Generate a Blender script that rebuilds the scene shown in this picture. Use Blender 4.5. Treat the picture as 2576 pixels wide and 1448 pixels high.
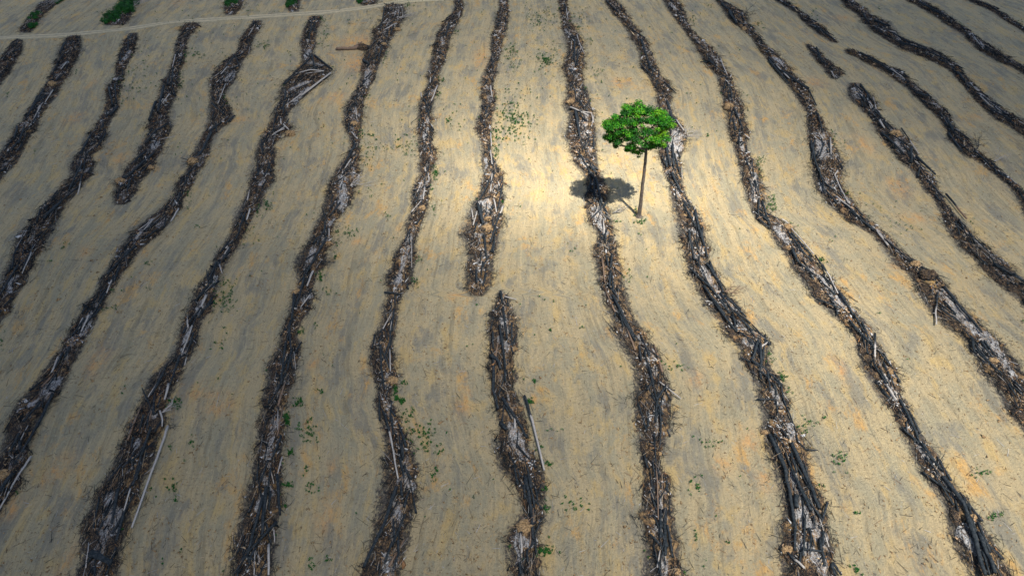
import bpy, math, random
import numpy as np
from mathutils import Vector
random.seed(7); RNG = np.random.default_rng(7)
for o in list(bpy.data.objects): bpy.data.objects.remove(o, do_unlink=True)
sc = bpy.context.scene
COL = sc.collection

# ------------------------------------------------------------------ camera
H = 60.0; PITCH = 38.0; FPX = 2003.0          # drone height, degrees below level, focal length in 2576-wide pixels
cam_d = bpy.data.cameras.new('camera'); cam = bpy.data.objects.new('camera', cam_d); COL.objects.link(cam)
cam.location = (0, 0, H); cam.rotation_euler = (math.radians(90 - PITCH), 0, 0)
cam_d.sensor_width = 36; cam_d.lens = 36 * FPX / 2576; cam_d.clip_start = .5; cam_d.clip_end = 9000
sc.camera = cam
sc.render.resolution_x = 1024; sc.render.resolution_y = 575

# ------------------------------------------------------------------ light
SUN_EL = math.radians(60.0)
SUN_V = Vector((3.1, -7.2, 0)).normalized() * math.cos(SUN_EL); SUN_V.z = math.sin(SUN_EL)   # towards the sun
w = bpy.data.worlds.new('World'); sc.world = w; w.use_nodes = True
nt = w.node_tree; nt.nodes.clear()
sky = nt.nodes.new('ShaderNodeTexSky'); sky.sky_type = 'NISHITA'; sky.sun_disc = False
sky.sun_elevation = SUN_EL; sky.sun_rotation = math.atan2(SUN_V.x, SUN_V.y)
bg = nt.nodes.new('ShaderNodeBackground'); bg.inputs[1].default_value = .056
out = nt.nodes.new('ShaderNodeOutputWorld')
nt.links.new(sky.outputs[0], bg.inputs[0]); nt.links.new(bg.outputs[0], out.inputs[0])
sl = bpy.data.lights.new('sun', 'SUN'); sl.energy = 5.0; sl.angle = math.radians(.5); sl.color = (1, .95, .86)
so = bpy.data.objects.new('sun', sl); COL.objects.link(so); so.location = (60, -90, 200)
so.rotation_euler = SUN_V.to_track_quat('Z', 'Y').to_euler()
sc.view_settings.view_transform = 'Standard'; sc.view_settings.look = 'None'
sc.view_settings.exposure = 2.12; sc.view_settings.gamma = 1
sc.cycles.transparent_max_bounces = 12

# ------------------------------------------------------------------ pixel -> ground
SP, CP = math.sin(math.radians(PITCH)), math.cos(math.radians(PITCH))
def gnd(px, py, z=0.0):
    """2576x1448 image point to world x, y at height z"""
    u = (px - 1288) / FPX; v = (724 - py) / FPX
    dy = CP + v * SP; dz = -SP + v * CP
    t = (z - H) / dz
    return u * t, dy * t
def yw(py): return gnd(0, py)[1]
def proj(x, y, z):
    d = y * CP - (z - H) * SP
    return 1288 + FPX * x / d, 724 - FPX * (y * SP + (z - H) * CP) / d
TILES = {'1': (0, 0), '2': (900, 0), '3': (1700, 0), '4': (2500, 0), '5': (0, 650), '6': (900, 650), '7': (1700, 650), '8': (2500, 650),
         'a': (0, 1218), 'b': (900, 1218), 'c': (1700, 1218), 'd': (2500, 1218)}
def tl(t, x, y):
    ox, oy = TILES[t]; return (ox + x / 1.931) / 1.3587, (oy + y / 1.931) / 1.3587

# ------------------------------------------------------------------ python noise
_tab = RNG.random((256, 256))
def vn(x, y, s=1.0, o=0):
    x = np.asarray(x, float) / s + 13.7 + o * 7.31; y = np.asarray(y, float) / s + 91.2 + o * 3.77
    xi = np.floor(x).astype(int); yi = np.floor(y).astype(int); fx = x - xi; fy = y - yi
    fx = fx * fx * (3 - 2 * fx); fy = fy * fy * (3 - 2 * fy)
    a = _tab[xi & 255, yi & 255]; b = _tab[(xi + 1) & 255, yi & 255]; c = _tab[xi & 255, (yi + 1) & 255]; d = _tab[(xi + 1) & 255, (yi + 1) & 255]
    return (a * (1 - fx) + b * fx) * (1 - fy) + (c * (1 - fx) + d * fx) * fy
def fbm(x, y, s, o=0, n=4):
    r = 0; a = 1; t = 0
    for k in range(n): r = r + a * vn(x, y, s, o + k * 5); t += a; a *= .5; s *= .5
    return r / t

# ------------------------------------------------------------------ windrow outlines: y, left x, right x
ROWS = {
'A': '101 34 57 126 20 58 152 0 42 190 -18 22 206 -28 5 240 -45 -15 300 -85 -50',
'B': '90 175 200 103 160 208 133 150 202 152 143 194 172 135 180 190 127 172 210 118 158 229 104 150 248 92 138 267 80 122 286 68 108 305 58 100 324 42 95 343 32 76 362 18 68 381 5 58 400 -12 50 419 -25 35 446 -38 4 480 -60 -20 540 -105 -60',
'C': '84 328 347 99 318 347 122 305 339 145 297 332 168 293 318 191 290 314 210 278 305 229 267 299 248 267 299 267 265 299 282 263 293 297 253 284 316 244 274 335 229 267 354 219 263 374 208 253 393 194 232 412 181 240 427 179 240 442 183 229 457 164 213 476 152 202 495 126 187 516 112 164 535 95 156 555 78 149 570 72 141 593 45 126 612 38 114 631 38 103 650 34 88 669 23 82 688 8 72 707 4 69 726 -4 53 745 -15 42 764 -23 32 783 -30 27 806 -34 4 840 -60 -15 900 -100 -50',
'D': '57 475 503 69 457 499 84 454 484 103 446 473 122 442 469 141 438 465 160 434 463 183 427 454 206 412 454 225 404 446 244 400 446 267 389 431 290 381 423 312 372 434 332 372 431 351 366 419 373 351 412 396 341 396 419 320 385 438 309 374 457 293 358 476 290 347 495 286 335 513 290 316',
'E': '53 637 658 69 625 656 88 610 644 111 602 633 130 595 629 149 572 614 168 549 606 187 537 598 206 530 591 225 530 572 244 530 564 267 530 579 290 528 591 305 528 583 324 522 556 343 511 537 362 499 530 381 490 530 400 476 518 419 476 511 438 465 495 457 450 492 476 444 480 497 438 465 516 412 461 535 393 446 555 366 434 574 343 415 593 324 400 612 312 374 631 301 351 650 290 335 669 278 324 688 263 309 707 248 297 726 244 286 745 236 274 764 213 267 783 206 248 802 198 244 821 187 236 840 172 225 860 160 213 879 152 206 898 133 194 917 122 183 936 107 175 955 99 168 974 80 160 993 65 149 1011 48 131 1030 34 120 1049 23 110 1068 19 99 1087 15 91 1106 15 80 1125 8 72 1144 0 68 1163 -8 80 1182 -15 57 1201 -23 57 1220 -27 50 1239 -30 38 1258 -34 19 1290 -50 0 1400 -130 -60',
'F': '42 784 807 57 773 807 76 763 800 95 760 796 114 758 794 133 760 788 149 760 803 164 754 830 177 742 838 191 731 830 206 712 815 221 708 796 236 704 777 252 704 758 267 695 742 286 689 727 305 685 725 324 674 738 335 666 715 351 655 700 366 648 691 385 643 697 404 643 691 423 646 690 438 633 694 457 629 690 476 625 671 495 617 663 515 610 659 534 603 642 555 595 629 574 587 621 593 579 610 612 568 602 631 549 591 650 541 579 669 534 564 688 522 553 707 507 549 726 495 545 745 488 541 764 480 537 783 473 530 802 469 511 821 457 503 840 454 503 860 450 499 879 446 488 898 431 484 917 415 465 936 393 461 955 377 450 974 370 438 993 362 431 1011 354 423 1030 343 419 1049 335 423 1068 320 419 1087 316 412 1106 312 400 1125 301 393 1144 293 393 1163 286 385 1182 278 377 1201 267 366 1220 255 358 1239 244 354 1258 236 358 1278 229 339 1297 213 335 1316 206 332 1335 202 324 1354 206 313 1373 202 313 1392 198 305 1411 205 301 1430 198 301 1448 191 301 1500 175 290 1600 140 260',
'G': '11 967 1013 27 963 1021 42 963 1021 57 960 1009 72 941 1005 88 939 990 107 937 979 126 922 975 145 914 963 164 910 956 183 910 948 202 906 944 221 899 929 240 887 925 259 876 914 278 870 914 297 866 912 316 868 910 335 876 906 354 882 905 374 882 906 393 872 904 412 857 903 431 842 906 450 830 899 469 823 895 488 819 891 507 817 884 526 813 874 535 813 864 555 803 845 574 796 842 593 784 834 612 777 834 631 761 822 650 744 826 669 742 822 688 750 800 707 754 792 726 754 788 745 737 796 764 735 788 783 729 781 802 723 765 821 712 754 840 708 750 860 706 754 879 704 756 898 685 754 917 674 750 936 672 744 955 674 742 974 668 735 993 662 723 1011 656 716 1030 658 716 1049 658 720 1068 652 717 1087 652 716 1106 648 716 1125 644 709 1144 640 705 1163 640 713 1182 637 713 1201 637 713 1220 633 709 1239 621 713 1258 617 713 1278 614 709 1297 610 705 1316 602 697 1335 596 697 1354 595 697 1373 591 697 1392 591 690 1411 587 690 1430 587 686 1448 587 686 1500 575 678 1600 560 665',
'H': '0 1141 1165 19 1145 1167 38 1135 1162 57 1118 1154 76 1105 1143 95 1097 1133 114 1089 1131 133 1089 1125 152 1085 1122 172 1082 1112 191 1074 1104 210 1078 1104 229 1066 1101 248 1059 1093 267 1055 1089 286 1053 1085 305 1049 1089 324 1049 1091 343 1051 1089 362 1053 1089 381 1055 1097 400 1055 1099 419 1055 1093 438 1059 1085 457 1051 1085 476 1038 1082 495 1034 1078 515 1038 1078 535 1036 1070 555 1024 1063 574 1023 1055 593 1021 1051 612 1009 1045 631 998 1047 650 992 1045 669 986 1043 688 971 1040 707 969 1038 722 979 1024 738 975 1013 753 979 1005 772 967 1000 791 965 1000 810 962 998 829 956 994 848 944 990 867 935 990 886 929 994 905 929 994 924 933 994 943 939 998 962 944 998 984 952 986 1003 946 983 1026 946 994 1045 956 1002 1064 963 1005 1083 965 1017 1102 967 1028 1121 971 1040 1140 971 1047 1159 963 1051 1178 965 1063 1197 971 1051 1217 963 1055 1236 958 1055 1255 956 1055 1274 952 1043 1293 950 1040 1312 946 1036 1331 942 1032 1350 939 1034 1369 935 1028 1388 929 1022 1407 921 1013 1426 914 1009 1448 910 1005 1500 900 995 1600 885 985',
'I': '2 1257 1278 19 1257 1280 38 1251 1280 57 1247 1278 76 1242 1276 95 1238 1268 114 1234 1263 133 1238 1259 152 1232 1255 172 1223 1251 191 1217 1249 210 1213 1242 229 1211 1244 248 1209 1246 267 1213 1246 286 1211 1242 305 1200 1238 324 1196 1236 343 1207 1234 362 1213 1238 381 1215 1238 400 1213 1246 419 1215 1253 438 1217 1268 457 1211 1268 476 1209 1268 495 1200 1270 515 1186 1270 535 1183 1268 555 1181 1268 574 1170 1261 593 1164 1257 612 1173 1257 631 1179 1249 650 1179 1242 669 1175 1242 688 1171 1242 707 1171 1238 726 1177 1230 742 1188 1215',
'J': '732 1256 1262 745 1253 1280 764 1248 1287 783 1234 1290 802 1230 1297 821 1223 1306 840 1226 1306 860 1232 1306 879 1234 1303 898 1230 1295 917 1228 1293 936 1228 1302 955 1230 1302 974 1236 1291 994 1243 1305 1011 1245 1310 1030 1249 1318 1049 1251 1318 1068 1253 1326 1087 1251 1330 1106 1251 1333 1125 1247 1337 1144 1249 1350 1163 1252 1362 1182 1262 1370 1201 1280 1373 1220 1300 1372 1239 1308 1370 1258 1313 1371 1277 1318 1371 1296 1318 1370 1313 1306 1368 1332 1288 1364 1350 1282 1357 1369 1280 1354 1388 1282 1357 1407 1284 1360 1426 1287 1360 1448 1290 1364 1500 1292 1368 1600 1295 1375',
'K': '0 1404 1427 19 1409 1428 38 1413 1434 57 1415 1436 76 1417 1449 95 1423 1461 114 1428 1468 133 1427 1472 152 1421 1470 172 1415 1467 191 1423 1465 210 1428 1468 229 1428 1480 248 1427 1484 267 1419 1491 286 1430 1495 305 1432 1497 324 1425 1499 343 1423 1501 362 1430 1503 381 1432 1505 400 1442 1503 419 1449 1505 438 1468 1514 457 1476 1522 476 1478 1529 495 1474 1531 515 1472 1526 535 1476 1533 555 1480 1545 574 1495 1547 593 1507 1545 612 1503 1548 631 1495 1552 650 1499 1556 669 1503 1567 688 1503 1567 707 1503 1571 726 1514 1573 745 1518 1579 764 1526 1583 783 1531 1590 802 1541 1598 821 1545 1613 840 1552 1625 860 1562 1632 879 1575 1655 898 1586 1663 917 1594 1667 936 1600 1674 955 1598 1680 974 1596 1690 993 1598 1698 1011 1600 1690 1030 1601 1688 1049 1598 1685 1068 1602 1682 1087 1606 1682 1106 1608 1678 1125 1610 1670 1144 1613 1663 1163 1617 1663 1182 1619 1667 1201 1621 1682 1220 1621 1686 1239 1621 1686 1258 1619 1695 1277 1617 1695 1296 1615 1695 1316 1617 1699 1335 1619 1705 1354 1621 1708 1373 1623 1712 1392 1621 1708 1448 1621 1708 1600 1628 1722',
'L': '0 1522 1545 19 1531 1567 38 1547 1579 57 1564 1590 76 1579 1606 95 1587 1621 114 1602 1632 133 1609 1640 152 1611 1648 172 1615 1655 191 1632 1663 210 1640 1686 229 1651 1693 248 1655 1690 267 1655 1686 286 1659 1693 305 1667 1705 324 1670 1720 343 1663 1731 362 1655 1724 381 1655 1720 400 1659 1712 419 1667 1712 438 1674 1716 457 1682 1716 476 1686 1718 495 1690 1728 515 1695 1743 535 1705 1754 555 1709 1769 574 1709 1773 593 1712 1777 612 1716 1781 631 1720 1785 650 1726 1785 669 1728 1792 688 1731 1804 707 1747 1815 726 1754 1823 745 1766 1838 764 1773 1857 783 1789 1872 802 1811 1876 821 1819 1888 840 1823 1926 860 1846 1937 879 1866 1937 898 1864 1935 917 1878 1937 936 1889 1947 955 1901 1966 974 1905 1973 993 1911 1977 1011 1916 1981 1030 1920 1985 1049 1922 1989 1068 1922 2000 1087 1924 2012 1106 1926 2019 1125 1932 2023 1144 1937 2027 1163 1947 2031 1182 1951 2038 1201 1958 2046 1220 1966 2053 1239 1970 2061 1258 1973 2069 1277 1973 2080 1296 1970 2084 1316 1966 2084 1335 1962 2088 1373 1962 2099 1411 1962 2099 1430 1964 2107 1448 1970 2114 1600 1995 2150',
'M': '0 1667 1705 19 1678 1718 38 1690 1728 57 1705 1731 76 1722 1743 95 1735 1762 114 1747 1785 133 1758 1804 152 1766 1815 172 1785 1827 191 1804 1838 210 1810 1846 229 1813 1853 248 1819 1861 267 1821 1869 286 1831 1872 305 1831 1876 324 1831 1884 343 1838 1888 362 1846 1880 381 1850 1884 400 1857 1895 419 1861 1907 438 1865 1914 457 1869 1918 476 1876 1922 495 1882 1922 515 1891 1926 535 1897 1931 555 1905 1966 574 1935 1992 593 1943 2004 612 1954 2019 631 1970 2031 650 1985 2050 669 1989 2065 688 2004 2076 707 2015 2099 726 2031 2114 745 2042 2130 764 2057 2141 783 2084 2153 802 2107 2175 821 2126 2187 840 2149 2194 860 2154 2206 879 2153 2221 898 2160 2233 917 2164 2248 936 2175 2255 955 2187 2259 974 2198 2267 993 2210 2271 1011 2225 2286 1030 2244 2290 1049 2252 2301 1068 2259 2309 1087 2267 2320 1106 2278 2332 1125 2290 2347 1144 2301 2362 1163 2305 2374 1182 2313 2381 1201 2332 2393 1220 2343 2408 1239 2355 2423 1258 2374 2435 1277 2381 2446 1296 2381 2465 1316 2385 2473 1335 2385 2484 1354 2389 2496 1373 2400 2503 1392 2412 2515 1411 2423 2526 1430 2438 2537 1448 2450 2545 1600 2540 2640',
'N': '0 1800 1819 19 1815 1849 38 1827 1876 57 1842 1882 76 1871 1898 95 1890 1914 114 1903 1929 133 1916 1951 152 1931 1973 172 1947 1989 191 1962 2004 210 1981 2023 229 1996 2034 248 2008 2042 267 2023 2050 286 2031 2061 305 2029 2072 324 2031 2080 343 2032 2092 362 2036 2103 381 2038 2111 400 2040 2118 419 2042 2126 438 2044 2122 457 2046 2114 476 2053 2126 495 2069 2141 515 2088 2153 535 2111 2172 555 2133 2187 574 2168 2210 593 2198 2236 612 2217 2252 631 2233 2271 650 2244 2297 669 2263 2320 688 2286 2351 707 2301 2370 726 2305 2385 745 2316 2400 764 2324 2415 783 2339 2435 802 2358 2454 821 2381 2473 840 2412 2496 860 2431 2518 879 2438 2537 898 2454 2553 917 2461 2564 936 2465 2576 955 2492 2587 974 2507 2598 993 2518 2606 1011 2526 2617 1030 2532 2630 1049 2549 2640 1075 2572 2660 1200 2640 2740',
'O': '210 2141 2164 225 2133 2179 240 2137 2191 255 2145 2202 267 2160 2206 286 2179 2213 305 2194 2229 324 2202 2252 343 2213 2278 362 2229 2293 381 2244 2305 400 2259 2313 419 2286 2324 438 2301 2347 457 2316 2354 476 2324 2362 495 2347 2374 515 2358 2381 535 2370 2400 555 2374 2416 574 2381 2434 593 2393 2450 612 2404 2473 631 2423 2496 650 2446 2518 669 2465 2541 688 2480 2560 707 2503 2576 726 2526 2590 745 2556 2605 770 2580 2630 860 2660 2730',
'P': '124 2126 2140 133 2126 2160 145 2156 2194 156 2175 2213 168 2202 2232 179 2221 2267 191 2240 2282 206 2263 2297 221 2282 2313 236 2297 2335 252 2313 2351 267 2328 2366 282 2347 2385 297 2362 2393 312 2374 2400 332 2385 2419 351 2385 2438 370 2408 2450 389 2423 2473 408 2465 2496 427 2488 2518 446 2511 2537 465 2534 2560 484 2549 2578 503 2564 2592 530 2575 2610 600 2620 2660',
'Q': '0 2114 2141 19 2130 2172 38 2156 2191 57 2175 2233 76 2194 2244 95 2221 2267 114 2248 2316 130 2282 2362 145 2324 2381 160 2354 2408 175 2385 2415 191 2404 2431 210 2419 2450 229 2434 2469 248 2450 2492 267 2473 2515 286 2488 2545 305 2515 2576 324 2549 2595 345 2575 2620 400 2640 2690',
'R': '0 2278 2316 15 2309 2343 30 2335 2370 46 2362 2393 61 2381 2412 76 2404 2435 91 2427 2457 107 2442 2480 122 2457 2503 137 2480 2526 152 2507 2553 168 2545 2580 183 2572 2600 220 2640 2670',
'S': '0 2431 2450 15 2465 2496 30 2496 2518 46 2518 2541 61 2545 2564 76 2568 2585 120 2640 2660',
'T': '0 1947 1970 11 1966 1992 23 1989 2004 34 2004 2023 50 2015 2046 61 2027 2061 72 2042 2076 84 2057 2088 95 2076 2095 107 2095 2107',
'U': '112 2027 2038 126 2034 2057 141 2046 2072 156 2057 2088 172 2072 2107 187 2084 2122 198 2092 2107',
'V': '0 114 160 8 103 149 23 91 130 38 76 110 57 65 95 72 50 88 82 50 76',
'W': '0 313 358 15 305 335 34 286 332 50 267 328 63 263 316',
'X': '0 568 617 8 564 614 23 564 606 38 568 591',
'Y': '0 723 756 15 723 754 29 727 752',
'Z': '0 902 950 5 903 950 14 915 940'}
RD = {}
for k, s in ROWS.items():
    a = np.array([float(v) for v in s.split()]).reshape(-1, 3)
    a = a[np.argsort(-a[:, 0])]                     # bottom of the picture first = nearest first
    Y = np.array([yw(p) for p in a[:, 0]]); cw = (a[:, 1] + a[:, 2]) / 2; hw_ = (a[:, 2] - a[:, 1]) / 2; a[:, 1] = cw - hw_ * .90; a[:, 2] = cw + hw_ * .90
    XL = np.array([gnd(q, p)[0] for p, q in zip(a[:, 0], a[:, 1])]); XR = np.array([gnd(q, p)[0] for p, q in zip(a[:, 0], a[:, 2])])
    if a[-1, 0] <= 5 and k not in 'G':              # runs on beyond the top edge of the picture
        n = min(len(Y), 5); dx = ((XL + XR)[-1] - (XL + XR)[-n]) / 2 / (Y[-1] - Y[-n]); ext = 60
        Y = np.append(Y, Y[-1] + ext); XL = np.append(XL, XL[-1] + dx * ext * .8); XR = np.append(XR, XR[-1] + dx * ext * .8)
    RD[k] = (Y, XL, XR)
def edges(k, y):
    Y, XL, XR = RD[k]; xl = np.interp(y, Y, XL); xr = np.interp(y, Y, XR)
    j = (vn(y, y * 0 + ord(k), .9, 2) - .5) * .9 + (vn(y, y * 0 + ord(k), .35, 3) - .5) * .5
    j2 = (vn(y, y * 0 + ord(k), .9, 7) - .5) * .9 + (vn(y, y * 0 + ord(k), .35, 8) - .5) * .5
    wd = np.clip((xr - xl) / 2.0, .2, 1.25)
    return xl + j * wd, xr + j2 * wd
def mound(k, x, y):
    xl, xr = edges(k, y); c = (xl + xr) / 2; hw = np.maximum((xr - xl) / 2, .1)
    v = (x - c) / hw
    p = np.clip(1 - np.abs(v) ** 2.2, 0, 1) ** .8
    Y = RD[k][0]; e = np.clip(np.minimum(y - Y[0], Y[-1] - y) / 1.5, 0, 1)
    hgt = .08 + .44 * fbm(x, y, 2.6, 4) ** 1.3 + .36 * (fbm(x, y, .7, 9, 3) - .35)
    return p * e * np.maximum(hgt, .02) * np.clip(hw / 1.3, .4, 1.25), v
def hz(k, x, y):
    x = np.atleast_1d(np.asarray(x, float)); y = np.atleast_1d(np.asarray(y, float))
    if k is None: return np.zeros_like(x)
    return mound(k, x, y)[0]

# ------------------------------------------------------------------ material helpers
def mat(name, rough=.9):
    m = bpy.data.materials.new(name); m.use_nodes = True; n = m.node_tree; n.nodes.clear()
    o = n.nodes.new('ShaderNodeOutputMaterial'); b = n.nodes.new('ShaderNodeBsdfPrincipled')
    b.inputs['Roughness'].default_value = rough; b.inputs['Specular IOR Level'].default_value = .12
    n.links.new(b.outputs[0], o.inputs[0]); return m, n, b
def N(n, t, **kw):
    d = n.nodes.new(t)
    for k, v in kw.items(): setattr(d, k, v)
    return d
def sock(n, d, i, v):
    if v is None: return
    if hasattr(v, 'links') or hasattr(v, 'is_linked'): n.links.new(v, d.inputs[i])
    else: d.inputs[i].default_value = v
def noise(n, vec, scale, detail=4, rough=.6, dist=0.):
    d = N(n, 'ShaderNodeTexNoise'); n.links.new(vec, d.inputs['Vector']); d.inputs['Scale'].default_value = scale
    d.inputs['Detail'].default_value = detail; d.inputs['Roughness'].default_value = rough; d.inputs['Distortion'].default_value = dist
    return d.outputs[0]
def ramp(n, f, lo, hi, a=0., b=1.):
    d = N(n, 'ShaderNodeMapRange', clamp=True, interpolation_type='SMOOTHSTEP'); n.links.new(f, d.inputs[0])
    d.inputs[1].default_value = lo; d.inputs[2].default_value = hi; d.inputs[3].default_value = a; d.inputs[4].default_value = b
    return d.outputs[0]
def math_(n, op, a, b=None):
    d = N(n, 'ShaderNodeMath', operation=op, use_clamp=False); sock(n, d, 0, a); sock(n, d, 1, b); return d.outputs[0]
def mix(n, f, a, b, mode='MIX'):
    d = N(n, 'ShaderNodeMix', data_type='RGBA', blend_type=mode)
    sock(n, d, 0, f)
    for i, v in ((6, a), (7, b)):
        if isinstance(v, tuple): d.inputs[i].default_value = (*v, 1)
        else: n.links.new(v, d.inputs[i])
    return d.outputs[2]
def attr(n, name, o='Fac'):
    d = N(n, 'ShaderNodeAttribute', attribute_name=name); return d.outputs[o]
def scalev(n, vec, s):
    d = N(n, 'ShaderNodeVectorMath', operation='MULTIPLY'); n.links.new(vec, d.inputs[0]); d.inputs[1].default_value = s; return d.outputs[0]
def bump(n, b, h, strength, dist):
    d = N(n, 'ShaderNodeBump'); d.inputs['Strength'].default_value = strength; d.inputs['Distance'].default_value = dist
    n.links.new(h, d.inputs['Height']); n.links.new(d.outputs[0], b.inputs['Normal'])

# ground: dried tan soil with grey crust, ochre and orange subsoil showing, harrow streaks following the rows
m_ground, n, b = mat('dry_soil', .95)
P = N(n, 'ShaderNodeNewGeometry').outputs['Position']
FL = attr(n, 'flow', 'Vector')
big = noise(n, FL, .09, 4, .6, .4)
st = noise(n, scalev(n, FL, (1., .16, 1.)), .55, 5, .62, .05)
st2 = noise(n, scalev(n, FL, (1., .05, 1.)), 2.6, 4, .6, .1)
st3 = noise(n, scalev(n, FL, (1., .12, 1.)), 7.0, 4, .65, .2)
mid = noise(n, scalev(n, FL, (1., .4, 1.)), 1.3, 6, .72, .1)
fine = noise(n, P, 6.0, 5, .75)
vfine = noise(n, P, 17.0, 3, .7)
stt = noise(n, scalev(n, FL, (1., .38, 1.)), .36, 8, .70, .1)
col = mix(n, ramp(n, stt, .42, .58), (0.325, 0.260, 0.150), (0.255, 0.224, 0.146))
g0 = math_(n, 'SUBTRACT', noise(n, P, 2.0, 8, .85), .5)
gold = noise(n, scalev(n, FL, (1., .36, 1.)), .55, 6, .64, .1)
col = mix(n, ramp(n, math_(n, 'ADD', gold, math_(n, 'MULTIPLY', g0, .10)), .50, .65, 0, .60), col, (0.408, 0.284, 0.108))
smud = noise(n, scalev(n, FL, (1., .30, 1.)), .36, 7, .68, .1)
col = mix(n, ramp(n, smud, .50, .63, 0, .9), col, (0.175, 0.162, 0.126))
oc = ramp(n, noise(n, scalev(n, FL, (1., .45, 1.)), .30, 7, .74, .2), .55, .68)
col = mix(n, math_(n, 'MULTIPLY', oc, .82), col, (0.437, 0.250, 0.078))
og = math_(n, 'MULTIPLY', attr(n, 'ochre'), ramp(n, noise(n, scalev(n, FL, (1., .55, 1.)), 1.2, 8, .8), .40, .62, .0, .9))
col = mix(n, og, col, (0.486, 0.240, 0.074))
tr1 = noise(n, scalev(n, FL, (1., .018, 1.)), 1.1, 3, .6, 0.)
gate = ramp(n, noise(n, scalev(n, FL, (1., .2, 1.)), .9, 5, .75), .44, .58)
col = mix(n, math_(n, 'MULTIPLY', ramp(n, tr1, .545, .60, 0, .50), gate), col, (0.165, 0.138, 0.087))
col = mix(n, math_(n, 'MULTIPLY', ramp(n, tr1, .39, .44, .30, 0), gate), col, (0.446, 0.346, 0.183))
col = mix(n, ramp(n, st2, .535, .62, 0, .26), col, (0.170, 0.143, 0.090))
col = mix(n, ramp(n, st2, .38, .45, .22, 0), col, (0.437, 0.346, 0.191))
col = mix(n, ramp(n, st3, .54, .64, 0, .22), col, (0.136, 0.113, 0.078))
g1 = noise(n, P, 2.3, 8, .85); g2 = noise(n, scalev(n, FL, (1.1, .8, 1.)), 4.2, 6, .82); g3 = noise(n, P, 1.5, 9, .88)
col = mix(n, ramp(n, g1, .53, .64, 0, .34), col, (0.136, 0.115, 0.078))
col = mix(n, ramp(n, g1, .36, .46, .20, 0), col, (0.466, 0.368, 0.211))
col = mix(n, ramp(n, g2, .575, .63, 0, .7), col, (0.078, 0.064, 0.047))
col = mix(n, ramp(n, g2, .35, .41, .5, 0), col, (0.563, 0.464, 0.291))
col = mix(n, ramp(n, g3, .575, .625, 0, .7), col, (0.068, 0.056, 0.042))
ch = attr(n, 'char')
cn = noise(n, scalev(n, FL, (1.3, .7, 1.)), 2.6, 7, .85); chn = ramp(n, math_(n, 'ADD', ch, math_(n, 'MULTIPLY', math_(n, 'SUBTRACT', cn, .5), 3.2)), .52, .95, 0, .93)
col = mix(n, chn, col, mix(n, ramp(n, g2, .42, .58), (.085, .072, .062), (.020, .022, .026)))
n.links.new(col, b.inputs['Base Color'])
hgt = math_(n, 'ADD', math_(n, 'MULTIPLY', fine, 1.0), math_(n, 'ADD', math_(n, 'MULTIPLY', st2, .6), math_(n, 'MULTIPLY', g1, 2.2)))
bump(n, b, hgt, .9, .20)

# debris bed: char, brown litter, tan bark and pale ash in streaks
m_bed, n, b = mat('burnt_debris', .95)
P = N(n, 'ShaderNodeNewGeometry').outputs['Position']
V = attr(n, 'across')
a1 = noise(n, P, 1.3, 6, .72, .6); a2 = noise(n, scalev(n, P, (1., .35, 1.)), 3.2, 5, .7, .4); a3 = noise(n, P, 9, 4, .75); a4 = noise(n, P, 22, 3, .7)
ashn = noise(n, scalev(n, P, (1., .30, 1.)), .62, 5, .68, .4)
col = mix(n, ramp(n, a1, .42, .60), (.009, .012, .016), (.036, .028, .023))
col = mix(n, ramp(n, a3, .53, .62, 0, .7), col, (.20, .12, .06))
col = mix(n, ramp(n, a4, .57, .66, 0, .7), col, (.40, .28, .16))
col = mix(n, ramp(n, a2, .60, .68, 0, .6), col, (.36, .24, .13))
sp_ = noise(n, P, .75, 7, .75, .3)
col = mix(n, ramp(n, math_(n, 'ADD', sp_, attr(n, 'warm')), .545, .62, 0, .85), col, mix(n, ramp(n, a3, .4, .6), (.38, .245, .115), (.12, .075, .04)))
spot = attr(n, 'ashspot'); vv = math_(n, 'ABSOLUTE', math_(n, 'SUBTRACT', V, .12))
ashm = math_(n, 'MULTIPLY', ramp(n, math_(n, 'SUBTRACT', ashn, math_(n, 'MULTIPLY', vv, .16)), .485, .54), attr(n, 'ashy'))
ashm = math_(n, 'MAXIMUM', math_(n, 'MULTIPLY', ashm, .75), ramp(n, math_(n, 'ADD', spot, math_(n, 'ADD', math_(n, 'MULTIPLY', math_(n, 'SUBTRACT', a2, .5), 1.8), math_(n, 'MULTIPLY', math_(n, 'SUBTRACT', a3, .5), 1.2))), .45, .70))
ashm = math_(n, 'MULTIPLY', ashm, ramp(n, a4, .38, .52, .25, .95))
ashm = math_(n, 'MULTIPLY', ashm, ramp(n, noise(n, scalev(n, P, (1., .28, 1.)), 4.5, 6, .8, .3), .40, .54, .12, 1))
col = mix(n, ashm, col, mix(n, ramp(n, a3, .36, .58), (.14, .145, .155), (.45, .45, .45)))
col = mix(n, ramp(n, a3, .36, .46, .8, 0), col, (.014, .015, .018))
n.links.new(col, b.inputs['Base Color'])
bump(n, b, math_(n, 'ADD', a3, math_(n, 'MULTIPLY', a2, 1.5)), 1.0, .22)

def wood(name, pale, pale2):
    m, n, b = mat(name, .78)
    P = N(n, 'ShaderNodeNewGeometry').outputs['Position']
    a = noise(n, P, 5, 5, .75); f = noise(n, P, 24, 3, .7)
    burn = math_(n, 'ADD', attr(n, 'burn'), math_(n, 'MULTIPLY', math_(n, 'SUBTRACT', a, .5), .75))
    pc = mix(n, ramp(n, f, .35, .65), pale, pale2)
    bc = mix(n, ramp(n, a, .42, .62), (.006, .010, .013), (.028, .032, .036))
    col = mix(n, ramp(n, burn, .42, .58), pc, bc)
    n.links.new(col, b.inputs['Base Color']); bump(n, b, f, .6, .04); return m
m_grey = wood('weathered_wood', (.34, .315, .29), (.13, .118, .108))
m_brown = wood('brown_wood', (.165, .112, .078), (.075, .052, .038))
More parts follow.
